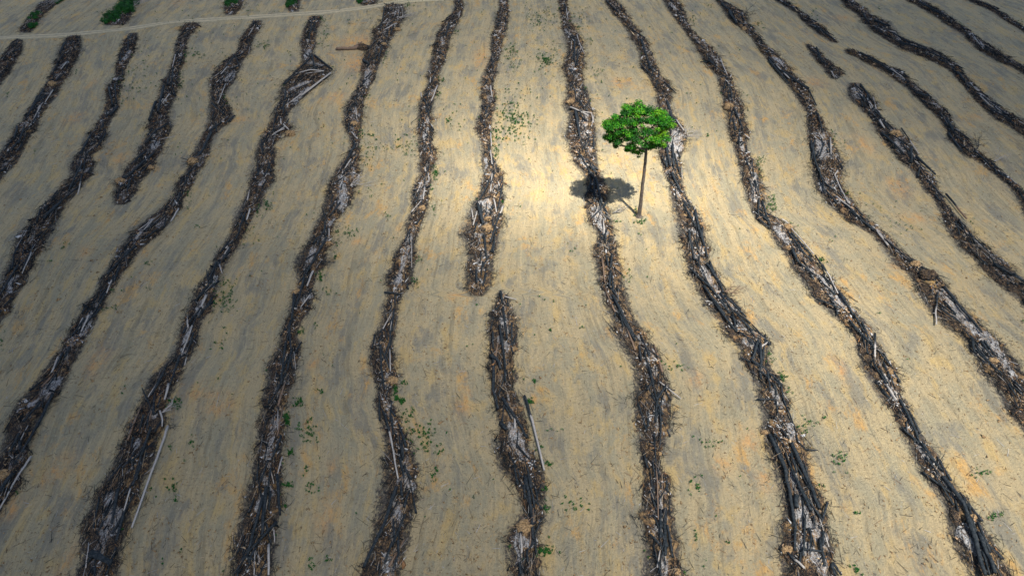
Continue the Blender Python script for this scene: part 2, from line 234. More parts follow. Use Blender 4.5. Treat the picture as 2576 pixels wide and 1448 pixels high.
# litter: colour from a per-piece value
m_lit, n, b = mat('wood_litter', .9)
t = attr(n, 'tint')
cr = N(n, 'ShaderNodeValToRGB'); n.links.new(t, cr.inputs[0]); e = cr.color_ramp; e.interpolation = 'CONSTANT'
stops = [(0, (.007, .010, .012)), (.46, (.022, .024, .027)), (.62, (.06, .036, .022)), (.70, (.17, .09, .042)), (.80, (.235, .16, .10)), (.88, (.34, .26, .17)), (.94, (.30, .295, .29))]
e.elements[0].position = 0; e.elements[0].color = (*stops[0][1], 1); e.elements[1].position = stops[1][0]; e.elements[1].color = (*stops[1][1], 1)
for p, c in stops[2:]: q = e.elements.new(p); q.color = (*c, 1)
n.links.new(cr.outputs[0], b.inputs['Base Color'])
m_clod, n, b = mat('soil_clod', .95)
P = N(n, 'ShaderNodeNewGeometry').outputs['Position']; f = noise(n, P, 7, 4, .7)
n.links.new(mix(n, ramp(n, f, .35, .65), (.29, .195, .10), (.085, .055, .032)), b.inputs['Base Color']); bump(n, b, f, .9, .12)
def leafm(name, c1, c2, c3):
    m, n, b = mat(name, .55)
    t = attr(n, 'tint')
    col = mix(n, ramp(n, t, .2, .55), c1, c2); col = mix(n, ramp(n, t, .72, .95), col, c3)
    n.links.new(col, b.inputs['Base Color'])
    tr = N(n, 'ShaderNodeBsdfTranslucent'); n.links.new(col, tr.inputs[0]); mx = N(n, 'ShaderNodeMixShader'); mx.inputs[0].default_value = .28
    o = [q for q in n.nodes if q.type == 'OUTPUT_MATERIAL'][0]
    n.links.new(b.outputs[0], mx.inputs[1]); n.links.new(tr.outputs[0], mx.inputs[2]); n.links.new(mx.outputs[0], o.inputs[0]); return m
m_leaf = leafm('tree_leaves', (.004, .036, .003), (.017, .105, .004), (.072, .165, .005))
m_weed = leafm('weed_leaves', (.007, .050, .008), (.018, .085, .013), (.055, .115, .020))
m_bark, n, b = mat('tree_bark', .9)
P = N(n, 'ShaderNodeNewGeometry').outputs['Position']; f = noise(n, scalev(n, P, (1., 1., .25)), 7, 5, .7)
n.links.new(mix(n, ramp(n, f, .38, .62), (.078, .064, .053), (.032, .027, .023)), b.inputs['Base Color']); bump(n, b, f, .8, .06)
m_track, n, b = mat('track_dust', .95)
P = N(n, 'ShaderNodeNewGeometry').outputs['Position']; v = attr(n, 'across')
f = noise(n, P, 1.4, 5, .7); rut = ramp(n, math_(n, 'ABSOLUTE', math_(n, 'SUBTRACT', math_(n, 'ABSOLUTE', v), .5)), .08, .28)
n.links.new(mix(n, rut, mix(n, ramp(n, f, .35, .65), (.37, .295, .18), (.28, .23, .145)), mix(n, ramp(n, f, .4, .6), (.25, .215, .14), (.19, .17, .115))), b.inputs['Base Color']); bump(n, b, f, .4, .06)
# ------------------------------------------------------------------ mesh helpers
def mesh(name, v, f, m, parent=None, attrs=None, smooth=False, link=True):
    """v (n,3) array, f (k,3|4) array or list of lists"""
    me = bpy.data.meshes.new(name); v = np.asarray(v, np.float32)
    if isinstance(f, list):
        me.from_pydata([tuple(map(float, p)) for p in v], [], [tuple(q) for q in f])
    else:
        f = np.asarray(f, np.int32); k, s = f.shape
        me.vertices.add(len(v)); me.vertices.foreach_set('co', v.ravel())
        me.loops.add(k * s); me.loops.foreach_set('vertex_index', f.ravel())
        me.polygons.add(k); me.polygons.foreach_set('loop_start', np.arange(0, k * s, s, dtype=np.int32))
        try: me.polygons.foreach_set('loop_total', np.full(k, s, np.int32))
        except Exception: pass
        me.update(calc_edges=True)
    for an, av in (attrs or {}).items():
        av = np.asarray(av, np.float32)
        if av.ndim == 2: a = me.attributes.new(an, 'FLOAT_VECTOR', 'POINT'); a.data.foreach_set('vector', av.ravel())
        else: a = me.attributes.new(an, 'FLOAT', 'POINT'); a.data.foreach_set('value', av)
    if smooth: me.polygons.foreach_set('use_smooth', np.ones(len(me.polygons), bool))
    me.materials.append(m); me.validate()
    o = bpy.data.objects.new(name, me)
    if link: COL.objects.link(o)
    if parent: o.parent = parent; o.matrix_parent_inverse = parent.matrix_world.inverted()
    return o
def tag(o, label=None, cat=None, group=None, kind=None):
    for k, v in (('label', label), ('category', cat), ('group', group), ('kind', kind)):
        if v: o[k] = v
    return o
def empty(name, loc):
    o = bpy.data.objects.new(name, None); COL.objects.link(o); o.location = loc; o.empty_display_size = .5
    o.matrix_world = o.matrix_basis.copy() if False else __import__('mathutils').Matrix.Translation(loc); return o
def tube(pts, rad, sides=8, wob=.12, seed=0, cap=True, sub=3, bendy=.22):
    """tapered uneven tube; returns verts, faces(list), t along"""
    rg = np.random.default_rng(seed)
    pts = np.asarray(pts, float); rad = np.asarray(rad, float)
    s = np.arange(len(pts)); q = np.linspace(0, len(pts) - 1, (len(pts) - 1) * sub + 1)
    Pn = np.stack([np.interp(q, s, pts[:, i]) for i in range(3)], 1); R = np.interp(q, s, rad)
    if sub > 1:
        Pn[1:-1] += rg.normal(0, 1, Pn[1:-1].shape) * (R[1:-1, None] * bendy)
    T = np.gradient(Pn, axis=0); T /= np.linalg.norm(T, axis=1)[:, None] + 1e-9
    up = np.array([0, 0, 1.]) if abs(T[0, 2]) < .8 else np.array([1., 0, 0])
    A = np.cross(T, up); A /= np.linalg.norm(A, axis=1)[:, None] + 1e-9; B = np.cross(T, A)
    an = np.linspace(0, 2 * math.pi, sides, endpoint=False) + rg.random() * 3
    w_ = 1 + rg.normal(0, wob, (len(Pn), sides)) * .7 + rg.normal(0, wob, sides) * .5
    V = Pn[:, None] + (R[:, None] * w_)[..., None] * (np.cos(an)[None, :, None] * A[:, None] + np.sin(an)[None, :, None] * B[:, None])
    if cap:
        V[0] += T[0] * (rg.random((sides, 1)) - .5) * R[0] * 1.6; V[-1] += T[-1] * (rg.random((sides, 1)) - .5) * R[-1] * 1.6
    V = V.reshape(-1, 3); F = []
    for i in range(len(Pn) - 1):
        for j in range(sides):
            F.append([i * sides + j, i * sides + (j + 1) % sides, (i + 1) * sides + (j + 1) % sides, (i + 1) * sides + j])
    if cap: F.append(list(range(sides))[::-1]); F.append([(len(Pn) - 1) * sides + j for j in range(sides)])
    return V, F, np.repeat(q / (len(pts) - 1), sides)
class Acc:
    def __init__(s): s.v = []; s.f = []; s.a = []; s.n = 0
    def add(s, v, f, a):
        s.v.append(v); s.f += [[i + s.n for i in q] for q in f]; s.a.append(np.broadcast_to(a, (len(v),))); s.n += len(v)
    def obj(s, name, m, parent=None, an='burn', smooth=False): return mesh(name, np.concatenate(s.v), s.f, m, parent, {an: np.concatenate(s.a)}, smooth)
def sticks(c, d, L, r, tint):
    """many straight 3-sided sticks: centre c, unit dir d, length L, radius r"""
    k = len(c); up = RNG.normal(size=(k, 3)); A = np.cross(d, up); A /= np.linalg.norm(A, axis=1)[:, None]; B = np.cross(d, A)
    e0 = c - d * L[:, None] / 2; e1 = c + d * L[:, None] / 2
    V = np.empty((k, 6, 3))
    for j in range(3):
        off = (A * math.cos(j * 2.094) + B * math.sin(j * 2.094)) * r[:, None]
        V[:, j] = e0 + off; V[:, 3 + j] = e1 + off * .55
    base = (np.arange(k) * 6)[:, None]
    F = np.concatenate([base + np.array([[j, (j + 1) % 3, 3 + (j + 1) % 3, 3 + j]]) for j in range(3)], 0)
    return V.reshape(-1, 3), F, np.repeat(tint, 6)
def chips(c, s, el, ang, tint):
    """bark chunks: squashed tetrahedra"""
    k = len(c); base = np.array([[1, 0, -.25], [-.7, .55, -.3], [-.6, -.6, -.2], [-.1, .05, .55]])
    V = base[None] * (1 + RNG.normal(0, .25, (k, 4, 3))) * s[:, None, None]
    V[:, :, 0] *= el[:, None]; ca, sa = np.cos(ang)[:, None], np.sin(ang)[:, None]
    x = V[:, :, 0] * ca - V[:, :, 1] * sa; y = V[:, :, 0] * sa + V[:, :, 1] * ca; tilt = RNG.normal(0, .45, (k, 1))
    V = np.stack([x, y, V[:, :, 2] + x * tilt], 2) + c[:, None]
    F = ((np.arange(k) * 4)[:, None, None] + np.array([[0, 1, 3], [1, 2, 3], [2, 0, 3], [0, 2, 1]])[None]).reshape(-1, 3)
    return V.reshape(-1, 3), F, np.repeat(tint, 4)
def leaves(c, s, nrm, tint):
    """small folded leaves: two tilted triangles-pairs sharing a midrib"""
    k = len(c); a = RNG.normal(size=(k, 3)); A = np.cross(nrm, a); A /= np.linalg.norm(A, axis=1)[:, None] + 1e-9; B = np.cross(nrm, A)
    S = s[:, None]
    V = np.stack([c - A * S, c + B * S * .62 + nrm * S * .22, c + A * S, c - B * S * .62 + nrm * S * .22], 1)
    i = (np.arange(k) * 4)[:, None]
    F = np.concatenate([i + np.array([[0, 2, 1]]), i + np.array([[0, 3, 2]])], 0)
    return V.reshape(-1, 3), F, np.repeat(tint, 4)

# ------------------------------------------------------------------ ground sheet
MAIN = [['B'], ['C'], ['E'], ['F'], ['G'], ['H'], ['J', 'I'], ['K'], ['L'], ['M'], ['N'], ['Q'], ['R']]
def cline(ks, y):
    Ys = np.concatenate([RD[k][0] for k in ks]); Xs = np.concatenate([(RD[k][1] + RD[k][2]) / 2 for k in ks])
    o = np.argsort(Ys); return np.interp(y, Ys[o], Xs[o])
xs = np.concatenate([[-6000, -2500, -1000, -450, -230, -170], np.arange(-140, 140.1, .5), [170, 230, 450, 1000, 2500, 6000]])
ys = np.concatenate([[-3000, -900, -300, -80, 0, 20], np.arange(30, 270.1, .5), [285, 310, 380, 600, 1200, 3000, 7000]])
X, Yg = np.meshgrid(xs, ys)
cl = np.stack([cline(k, ys) for k in MAIN], 1)                # (ny, rows)
cl = np.maximum.accumulate(cl + np.arange(len(MAIN)) * .01, axis=1)
ref = np.linspace(-66, 110, len(MAIN)); ref = cl[:, :].mean(0)
U = np.empty_like(X)
for i in range(len(ys)):
    c = cl[i]; U[i] = np.interp(xs, c, ref); lo = xs < c[0]; hi = xs > c[-1]
    U[i][lo] = ref[0] + xs[lo] - c[0]; U[i][hi] = ref[-1] + xs[hi] - c[-1]
char = np.zeros_like(X)
for k in RD:
    Y, XL, XR = RD[k]; sel = (ys > Y[0] - 3) & (ys < Y[-1] + 3)
    yy = ys[sel]; xl = np.interp(yy, Y, XL)[:, None]; xr = np.interp(yy, Y, XR)[:, None]
    cc = (xl + xr) / 2; sl_ = np.gradient(cc[:, 0], yy)[:, None]; cs = 1 / np.sqrt(1 + sl_ ** 2)
    dl = (xl - xs[None]) * cs; dr = (xs[None] - xr) * cs
    ov = np.maximum(0, np.maximum(Y[0] - yy, yy - Y[-1]))[:, None]
    wl = .45 + 2.3 * fbm(xs[None] * 0 + cc, yy[:, None] + 0 * xs[None], 9, 11) ** 2; wr = .25 + .9 * fbm(xs[None] * 0 + cc, yy[:, None] + 0 * xs[None], 7, 12) ** 2
    g = np.clip(1 - np.maximum(dl / wl, np.maximum(dr / wr, ov / .8)), 0, 1)
    char[sel] = np.maximum(char[sel], g)
OCHRE = '2 600 275 70 35 2 640 270 50 40 2 610 400 60 45 2 640 440 40 30 5 560 400 45 40 5 650 1110 55 70 2 1440 370 45 75 1 480 780 60 35 1 800 1040 55 40 1 600 555 25 30 2 610 280 110 45 2 600 410 60 50 2 480 640 60 30 a 640 40 60 90 a 380 740 70 90 a 1450 330 90 60 b 330 40 35 40 b 400 1060 50 90 b 1330 300 50 70 b 460 720 30 50 c 1310 150 60 40 c 1480 710 60 50 8 1120 500 60 25 d 720 80 35 70 8 1200 180 80 30 4 1610 770 40 18 4 730 120 60 18 4 540 540 70 30 6 1250 700 40 25 5 1440 1350 90 30 1 1180 420 40 20 5 1300 1330 50 60 d 220 800 50 80 4 880 950 40 60 4 1100 1230 60 60 1 1170 20 50 20 1 1580 790 60 20 6 620 340 40 30 3 800 540 60 25 a 440 1340 40 90 a 80 1000 60 70 d 130 560 60 60'.split()
ochre = np.zeros_like(X)
for i in range(0, len(OCHRE), 5):
    t, cx, cy, rx, ry = OCHRE[i], *map(float, OCHRE[i + 1:i + 5])
    x0, y0 = gnd(*tl(t, cx, cy)); x1, _ = gnd(*tl(t, cx + rx, cy)); _, y1 = gnd(*tl(t, cx, cy - ry))
    ochre = np.maximum(ochre, np.exp(-(((X - x0) / (x1 - x0)) ** 2 + ((Yg - y0) / (y1 - y0)) ** 2)) * (1.25 if t == '2' and cx > 550 and cx < 700 else 1.0))
inner = (np.abs(X) <= 141) & (Yg > 29) & (Yg < 271)
Z = np.where(inner, (fbm(X, Yg, 14, 20) - .5) * .10 + (fbm(U, Yg * .12, .9, 21, 3) - .5) * .09 + (fbm(X, Yg, .9, 22, 2) - .5) * .05, 0) - .02
ny, nx = X.shape
idx = np.arange(ny * nx).reshape(ny, nx)
F = np.stack([idx[:-1, :-1], idx[:-1, 1:], idx[1:, 1:], idx[1:, :-1]], -1).reshape(-1, 4)
flow = np.stack([U, Yg, np.zeros_like(U)], -1).reshape(-1, 3)
g = mesh('ground', np.stack([X, Yg, Z], -1).reshape(-1, 3), F, m_ground, None, {'flow': flow, 'char': char.ravel(), 'ochre': ochre.ravel()}, True)
tag(g, kind='structure')
# dirt track
tp = [(-260, 104), (-120, 100), (0, 96), (152, 90), (324, 74), (419, 57), (534, 50), (662, 42), (815, 32), (910, 22), (986, 8), (1050, 1), (1140, -3), (1300, -8), (1500, -16)]
W = np.array([gnd(*p) for p in tp]); d_ = np.concatenate([[0], np.cumsum(np.linalg.norm(np.diff(W, axis=0), axis=1))]); q = np.arange(0, d_[-1], 1.0)
C = np.stack([np.interp(q, d_, W[:, 0]), np.interp(q, d_, W[:, 1])], 1)
for _ in range(12): C[1:-1] = (C[:-2] + C[1:-1] * 2 + C[2:]) / 4
Tn = np.gradient(C, axis=0); Tn /= np.linalg.norm(Tn, axis=1)[:, None]; Nn = np.stack([-Tn[:, 1], Tn[:, 0]], 1)
vs = np.linspace(-1, 1, 9); jw = 1.15 + (fbm(q, q * 0, 6, 1) - .5) * 1.0
TV = np.stack([np.concatenate([C + Nn * (jw * v_)[:, None], np.full((len(q), 1), .075 - (.035 if abs(abs(v_) - .5) < .1 else 0) - (.12 if abs(v_) > .99 else 0))], 1) for v_ in vs], 1)
TV[:, :, 2] += .05
ix = np.arange(len(q) * 9).reshape(len(q), 9); F = np.stack([ix[:-1, :-1], ix[:-1, 1:], ix[1:, 1:], ix[1:, :-1]], -1).reshape(-1, 4)
tag(mesh('dirt_track', TV.reshape(-1, 3), F, m_track, None, {'across': np.tile(vs, len(q))}, True), kind='structure')

# ------------------------------------------------------------------ windrows
RINFO = {  # short reference, full label
'A': ('corner row', 'dark burnt debris row cut off by the left edge just under the dirt track'),
'B': ('leftmost long row', 'leftmost long row of burnt debris, leaving the left edge above the middle'),
'C': ('second long row', 'second long row of charred logs and litter from the left, below the track'),
'D': ('short left row', 'shorter debris row at upper left that ends in bare soil'),
'E': ('third long row', 'long curved debris row running from the track down to the lower left corner'),
'F': ('triangle row', 'debris row with a wide triangular pile of bleached logs near its far end'),
'G': ('fallen trunk row', 'debris row beside the uprooted brown trunk lying on orange soil'),
'H': ('half white log row', 'debris row left of centre with a bright strip of white ash'),
'I': ('upper centre row', 'upper centre debris row that ends with a rounded tip in mid picture'),
'J': ('lower centre row', 'lower centre debris row starting in mid picture, long bleached log on its right'),
'K': ('row left of tree', 'debris row just left of the green tree, crossed by its shadow'),
'L': ('row right of tree', 'debris row just right of the green tree, full of long black poles below'),
'M': ('second row right of tree', 'second debris row to the right of the green tree, with blue grey ash'),
'N': ('third row right of tree', 'third debris row right of the tree, with orange soil and a black stump'),
'O': ('fourth row right of tree', 'debris row at right starting as a pale ash knot, brown log alongside'),
'P': ('fifth row right of tree', 'curved debris row at upper right starting beside two short rows'),
'Q': ('wide upper right row', 'long winding debris row from the top edge to the right edge'),
'R': ('second to last row', 'debris row next to the top right corner, second from the corner'),
'S': ('last corner row', 'thin debris row nearest the top right corner'),
'T': ('short top row', 'short thin debris row hanging from the top edge, right of the tree'),
'U': ('shortest row', 'shortest debris row, an isolated dark heap at upper right'),
'V': ('weedy grey row', 'grey brushwood row with green weeds beyond the track at top left'),
'W': ('leafy row', 'debris row beyond the track overgrown by a big bright shrub'),
'X': ('small brush row', 'small heap of brushwood beyond the track, left of the triangle row'),
'Y': ('tiny brush row', 'tiny brushwood heap beyond the track at the top edge'),
'Z': ('topmost brush row', 'smallest brushwood heap beyond the track, nearest the fallen trunk row')}
ASHY = {'A': .3, 'B': .7, 'C': .7, 'D': .6, 'E': .8, 'F': .9, 'G': .95, 'H': .85, 'I': .75, 'J': .9, 'K': 1., 'L': 1., 'M': 1., 'N': 1., 'O': .9, 'P': .6, 'Q': .75, 'R': .6}
def rdir(k, y):
    Y, XL, XR = RD[k]; c = (XL + XR) / 2
    s = (np.interp(y + 2, Y, c) - np.interp(y - 2, Y, c)) / 4
    return np.arctan2(1, s)
ASH = '''2 300 420 390 440 40 2 190 600 300 545 40 6 930 450 895 620 35 6 970 290 965 420 30 6 540 0 510 130 45 6 1490 120 1440 100 60 2 520 1170 540 1400 50 2 690 480 680 580 45 2 310 340 270 400 40 2 200 690 300 590 45 2 1185 270 1185 300 25 2 1470 1040 1470 1110 30 2 1480 1350 1480 1400 60 7 630 170 720 300 45 7 640 130 700 200 40 3 590 760 570 850 40 3 540 1040 590 1110 40 3 1180 880 1190 1060 80 3 1150 930 1180 1050 60 7 1290 270 1330 310 50 7 1350 520 1400 620 50 7 1440 640 1500 770 45 7 1600 900 1690 950 60 7 1640 1010 1720 1060 60 7 930 980 950 1010 40 7 980 1080 1000 1100 25 3 1600 920 1620 1000 30 3 1690 1160 1700 1330 50 8 140 0 160 80 35 8 290 260 370 350 50 8 470 520 600 600 50 8 620 620 720 770 80 8 720 730 790 800 50 8 960 270 1050 360 30 8 1080 400 1150 460 30 8 1400 690 1560 900 100 8 1560 900 1600 950 60 8 1680 960 1850 1240 60 8 1600 1030 1700 1150 60 8 1600 330 1750 470 40 8 1770 460 1850 510 40 4 820 600 840 650 70 4 1060 860 1120 1010 50 4 590 950 600 1050 80 4 560 1190 620 1280 40 4 1640 620 1780 760 50 4 1060 470 1140 540 30 4 1330 700 1370 720 40 4 1560 560 1620 600 40 4 1080 230 1110 280 30 4 1600 260 1660 320 35 4 280 390 340 440 40 d 1000 130 1020 190 40 d 1040 220 1080 290 40 d 1130 350 1200 480 30 d 1220 560 1280 690 45 d 1320 690 1400 780 50 d 1500 1160 1600 1290 80 d 270 240 330 330 50 d 380 470 400 560 50 d 400 780 460 1000 60 d 450 1060 620 1240 110 d 480 1270 640 1440 110 b 60 560 20 680 40 b 0 800 60 920 40 a 1790 560 1770 680 50 a 1750 920 1700 1030 50 b 940 820 980 880 70 b 880 970 900 1090 50 b 820 1340 810 1420 60 b 1640 470 1720 680 80 b 1680 1220 1760 1240 80 b 1660 1260 1680 1350 60 6 1590 850 1600 940 60 6 1560 980 1560 1010 40 c 1040 400 1050 480 30 c 1080 920 1080 980 20 c 1085 1060 1090 1200 35 c 1090 1320 1100 1430 60 a 740 930 720 1100 70 a 790 1030 760 1180 60 a 300 250 350 160 70 a 220 330 260 300 50 a 900 620 920 560 40 a 1020 420 1030 400 40 5 330 1340 390 1250 60 5 550 950 600 830 50 5 900 340 1000 210 45 5 1060 240 1130 190 60 5 60 680 90 600 40 5 1420 580 1400 640 40 5 1250 930 1210 1060 35 5 1300 840 1330 740 35 1 1500 540 1560 480 60 1 1000 1000 1050 950 50 1 560 1140 610 1110 40 1 820 400 860 350 30 1 400 460 450 420 25 1 230 800 270 720 25 1 1720 1160 1760 1160 40 1 1720 1230 1740 1200 30 6 310 480 330 400 50 6 250 740 340 690 50 6 430 240 470 200 40 6 1410 300 1440 310 40 6 1420 600 1440 620 40 2 840 60 860 70 30 2 1290 90 1290 110 20 2 1080 800 1090 820 25 2 1080 860 1060 930 30 2 1060 1290 1040 1310 30 3 450 200 480 250 30 3 1140 30 1180 70 40'''.split()
AW = []
for i in range(0, len(ASH), 6):
    a = list(map(float, ASH[i + 1:i + 6])); AW.append((*gnd(*tl(ASH[i], a[0], a[1])), *gnd(*tl(ASH[i], a[2], a[3])), abs(gnd(*tl(ASH[i], a[0] + a[4] / 2, a[1]))[0] - gnd(*tl(ASH[i], a[0], a[1]))[0])))
def ashf(x, y):
    r = np.zeros(np.shape(x))
    for x0, y0, x1, y1, w_ in AW:
        if y1 < y0: x0, y0, x1, y1 = x1, y1, x0, y0
        if y1 + 3 < np.min(y) or y0 - 3 > np.max(y): continue
        dx, dy = x1 - x0, y1 - y0; t = np.clip(((x - x0) * dx + (y - y0) * dy) / (dx * dx + dy * dy + 1e-6), 0, 1)
        r = np.maximum(r, np.exp(-(((x - x0 - t * dx) ** 2 + (y - y0 - t * dy) ** 2) / (w_ * 1.15) ** 2)))
    return r
ROOT = {}
for k in RD:
    Y, XL, XR = RD[k]; brush = k in 'VWXYZ'
    cy = (max(Y[0], 38) + min(Y[-1], 200)) / 2; cx = float(np.interp(cy, Y, (XL + XR) / 2))
    r = empty('windrow', (cx, cy, 0)); ROOT[k] = r
    tag(r, RINFO[k][1], 'debris row', 'rows of burnt debris across the cleared field')
    yy = np.arange(Y[0], Y[-1], .22); vs = np.linspace(-1.06, 1.06, 19)
    xl, xr = edges(k, yy); c = ((xl + xr) / 2)[:, None]; hw = np.maximum((xr - xl) / 2 * .80, .1)[:, None]
    XX = c + hw * vs[None]; YY = np.repeat(yy[:, None], 19, 1) + (vn(XX, yy[:, None] + 0 * XX, .5, 30) - .5) * .2
    ZZ, _ = mound(k, XX, np.repeat(yy[:, None], 19, 1)); ZZ = ZZ + np.where(np.abs(vs)[None] > 1, -.12, .0)
    ZZ += (vn(XX, YY, .3, 31) - .5) * .12
    ix = np.arange(len(yy) * 19).reshape(-1, 19); F = np.stack([ix[:-1, :-1], ix[:-1, 1:], ix[1:, 1:], ix[1:, :-1]], -1).reshape(-1, 4)
    mesh('ash_bed', np.stack([XX, YY, ZZ], -1).reshape(-1, 3), F, m_bed, r, {'across': np.tile(vs, len(yy)), 'ashy': np.full(XX.size, ASHY.get(k, .4)), 'warm': (np.tile(vs, len(yy)) * .03 + {'K': .05, 'L': .05, 'M': .05, 'N': .05, 'J': .04, 'I': .05, 'H': .03, 'G': .02}.get(k, -.01)), 'ashspot': ashf(XX, YY).ravel()})
    # litter
    ln = np.diff(Y).sum(); wid = (XR - XL); area = float(np.sum((wid[1:] + wid[:-1]) / 2 * np.diff(Y)))
    def sample(cnt, spread=1.0, edge=False):
        y = RNG.uniform(Y[0], Y[-1], int(cnt * 2.2)); a, b2 = edges(k, y); hw_ = (b2 - a) / 2
        keep = RNG.random(len(y)) < np.clip(hw_ / max(hw_.max(), .1), 0, 1) * (1 if len(y) < 10 else 1)
        y = y[keep][:int(cnt)]; a = a[keep][:int(cnt)]; b2 = b2[keep][:int(cnt)]
        v = (RNG.choice([-1, 1], len(y)) * RNG.normal(.93, .26, len(y))) if edge else np.clip(RNG.normal(0, .46, len(y)), -1.0, 1.0) * spread
        x = (a + b2) / 2 + v * (b2 - a) / 2
        z = mound(k, x, y)[0]; return x, y, z, v
    dens = .8 if brush else 1.0
    x, y, z, v = sample(area * 26 * dens); kp = RNG.random(len(x)) < np.clip((fbm(x, y, 1.5, 45, 3) - .40) * 6, .12, 1) * (1 - .85 * ashf(x, y)) * .75 * (1 - .5 * np.clip((y - 60) / 110, 0, 1)); x, y, z, v = x[kp], y[kp], z[kp], v[kp]; m_ = len(x)
    near = np.clip((y - 40) / 150, 0, 1); warm = {'K': .16, 'L': .15, 'M': .16, 'N': .15, 'J': .13, 'I': .16, 'H': .10, 'G': .06, 'O': .06}.get(k, .03)
    cl_ = fbm(x, y, 2.2, 40)                                  # char / brown patches
    ti = np.clip(RNG.random(m_) * .95 + (cl_ - .5) * 1.6 + .06 + warm + v * .10, 0, .999)
    V1, F1, A1 = chips(np.stack([x, y, z + RNG.uniform(-.02, .14, m_)], 1), RNG.gamma(3, .021, m_) * (1 + near * .8) + .015, RNG.uniform(1., 3.2, m_), rdir(k, y) + RNG.normal(0, .9, m_), ti)
    tag(mesh('bark_litter', V1, F1, m_lit, r, {'tint': A1}), kind='stuff')
    x, y, z, v = sample(area * 8.5 * dens); kp = RNG.random(len(x)) < np.clip((fbm(x, y, 1.8, 46, 3) - .36) * 5, .15, 1) * (1 - .8 * ashf(x, y)); x, y, z, v = x[kp], y[kp], z[kp], v[kp]; m_ = len(x); near = np.clip((y - 40) / 150, 0, 1)
    an = rdir(k, y) + RNG.normal(0, .38, m_); el = RNG.normal(0, .16, m_)
    d3 = np.stack([np.cos(an) * np.cos(el), np.sin(an) * np.cos(el), np.sin(el)], 1); L = RNG.gamma(2.4, .5, m_) + .25
    ti = RNG.random(m_) * .98; ti = np.where(RNG.random(m_) < .42 - warm, ti * .5, ti)
    if brush: ti = np.where(RNG.random(m_) < .4, .97, ti)
    ti = np.where(RNG.random(m_) < .17, .86 + RNG.random(m_) * .13, ti)
    a_ = sticks(np.stack([x, y, z + RNG.uniform(.0, .22, m_)], 1), d3, L, np.where(ti > .7, RNG.uniform(.009, .020, m_), RNG.uniform(.014, .042, m_)) * (1 + near * .5), ti)
    xe, ye, ze, ve = sample(area * 7.5 * dens, edge=True); m_ = len(xe)
    an = rdir(k, ye) + RNG.normal(0, 1.1, m_); el = RNG.uniform(-.05, .35, m_)
    d3 = np.stack([np.cos(an) * np.cos(el), np.sin(an) * np.cos(el), np.sin(el)], 1); L = RNG.gamma(2., .3, m_) + .2
    b_ = sticks(np.stack([xe, ye, ze + RNG.uniform(.02, .16, m_)], 1), d3, L, RNG.uniform(.010, .024, m_), RNG.random(m_) * .62)
    V1 = np.concatenate([a_[0], b_[0]]); F1 = np.concatenate([a_[1], b_[1] + len(a_[0])]); A1 = np.concatenate([a_[2], b_[2]])
    tag(mesh('burnt_twigs', V1, F1, m_lit, r, {'tint': A1}), kind='stuff')

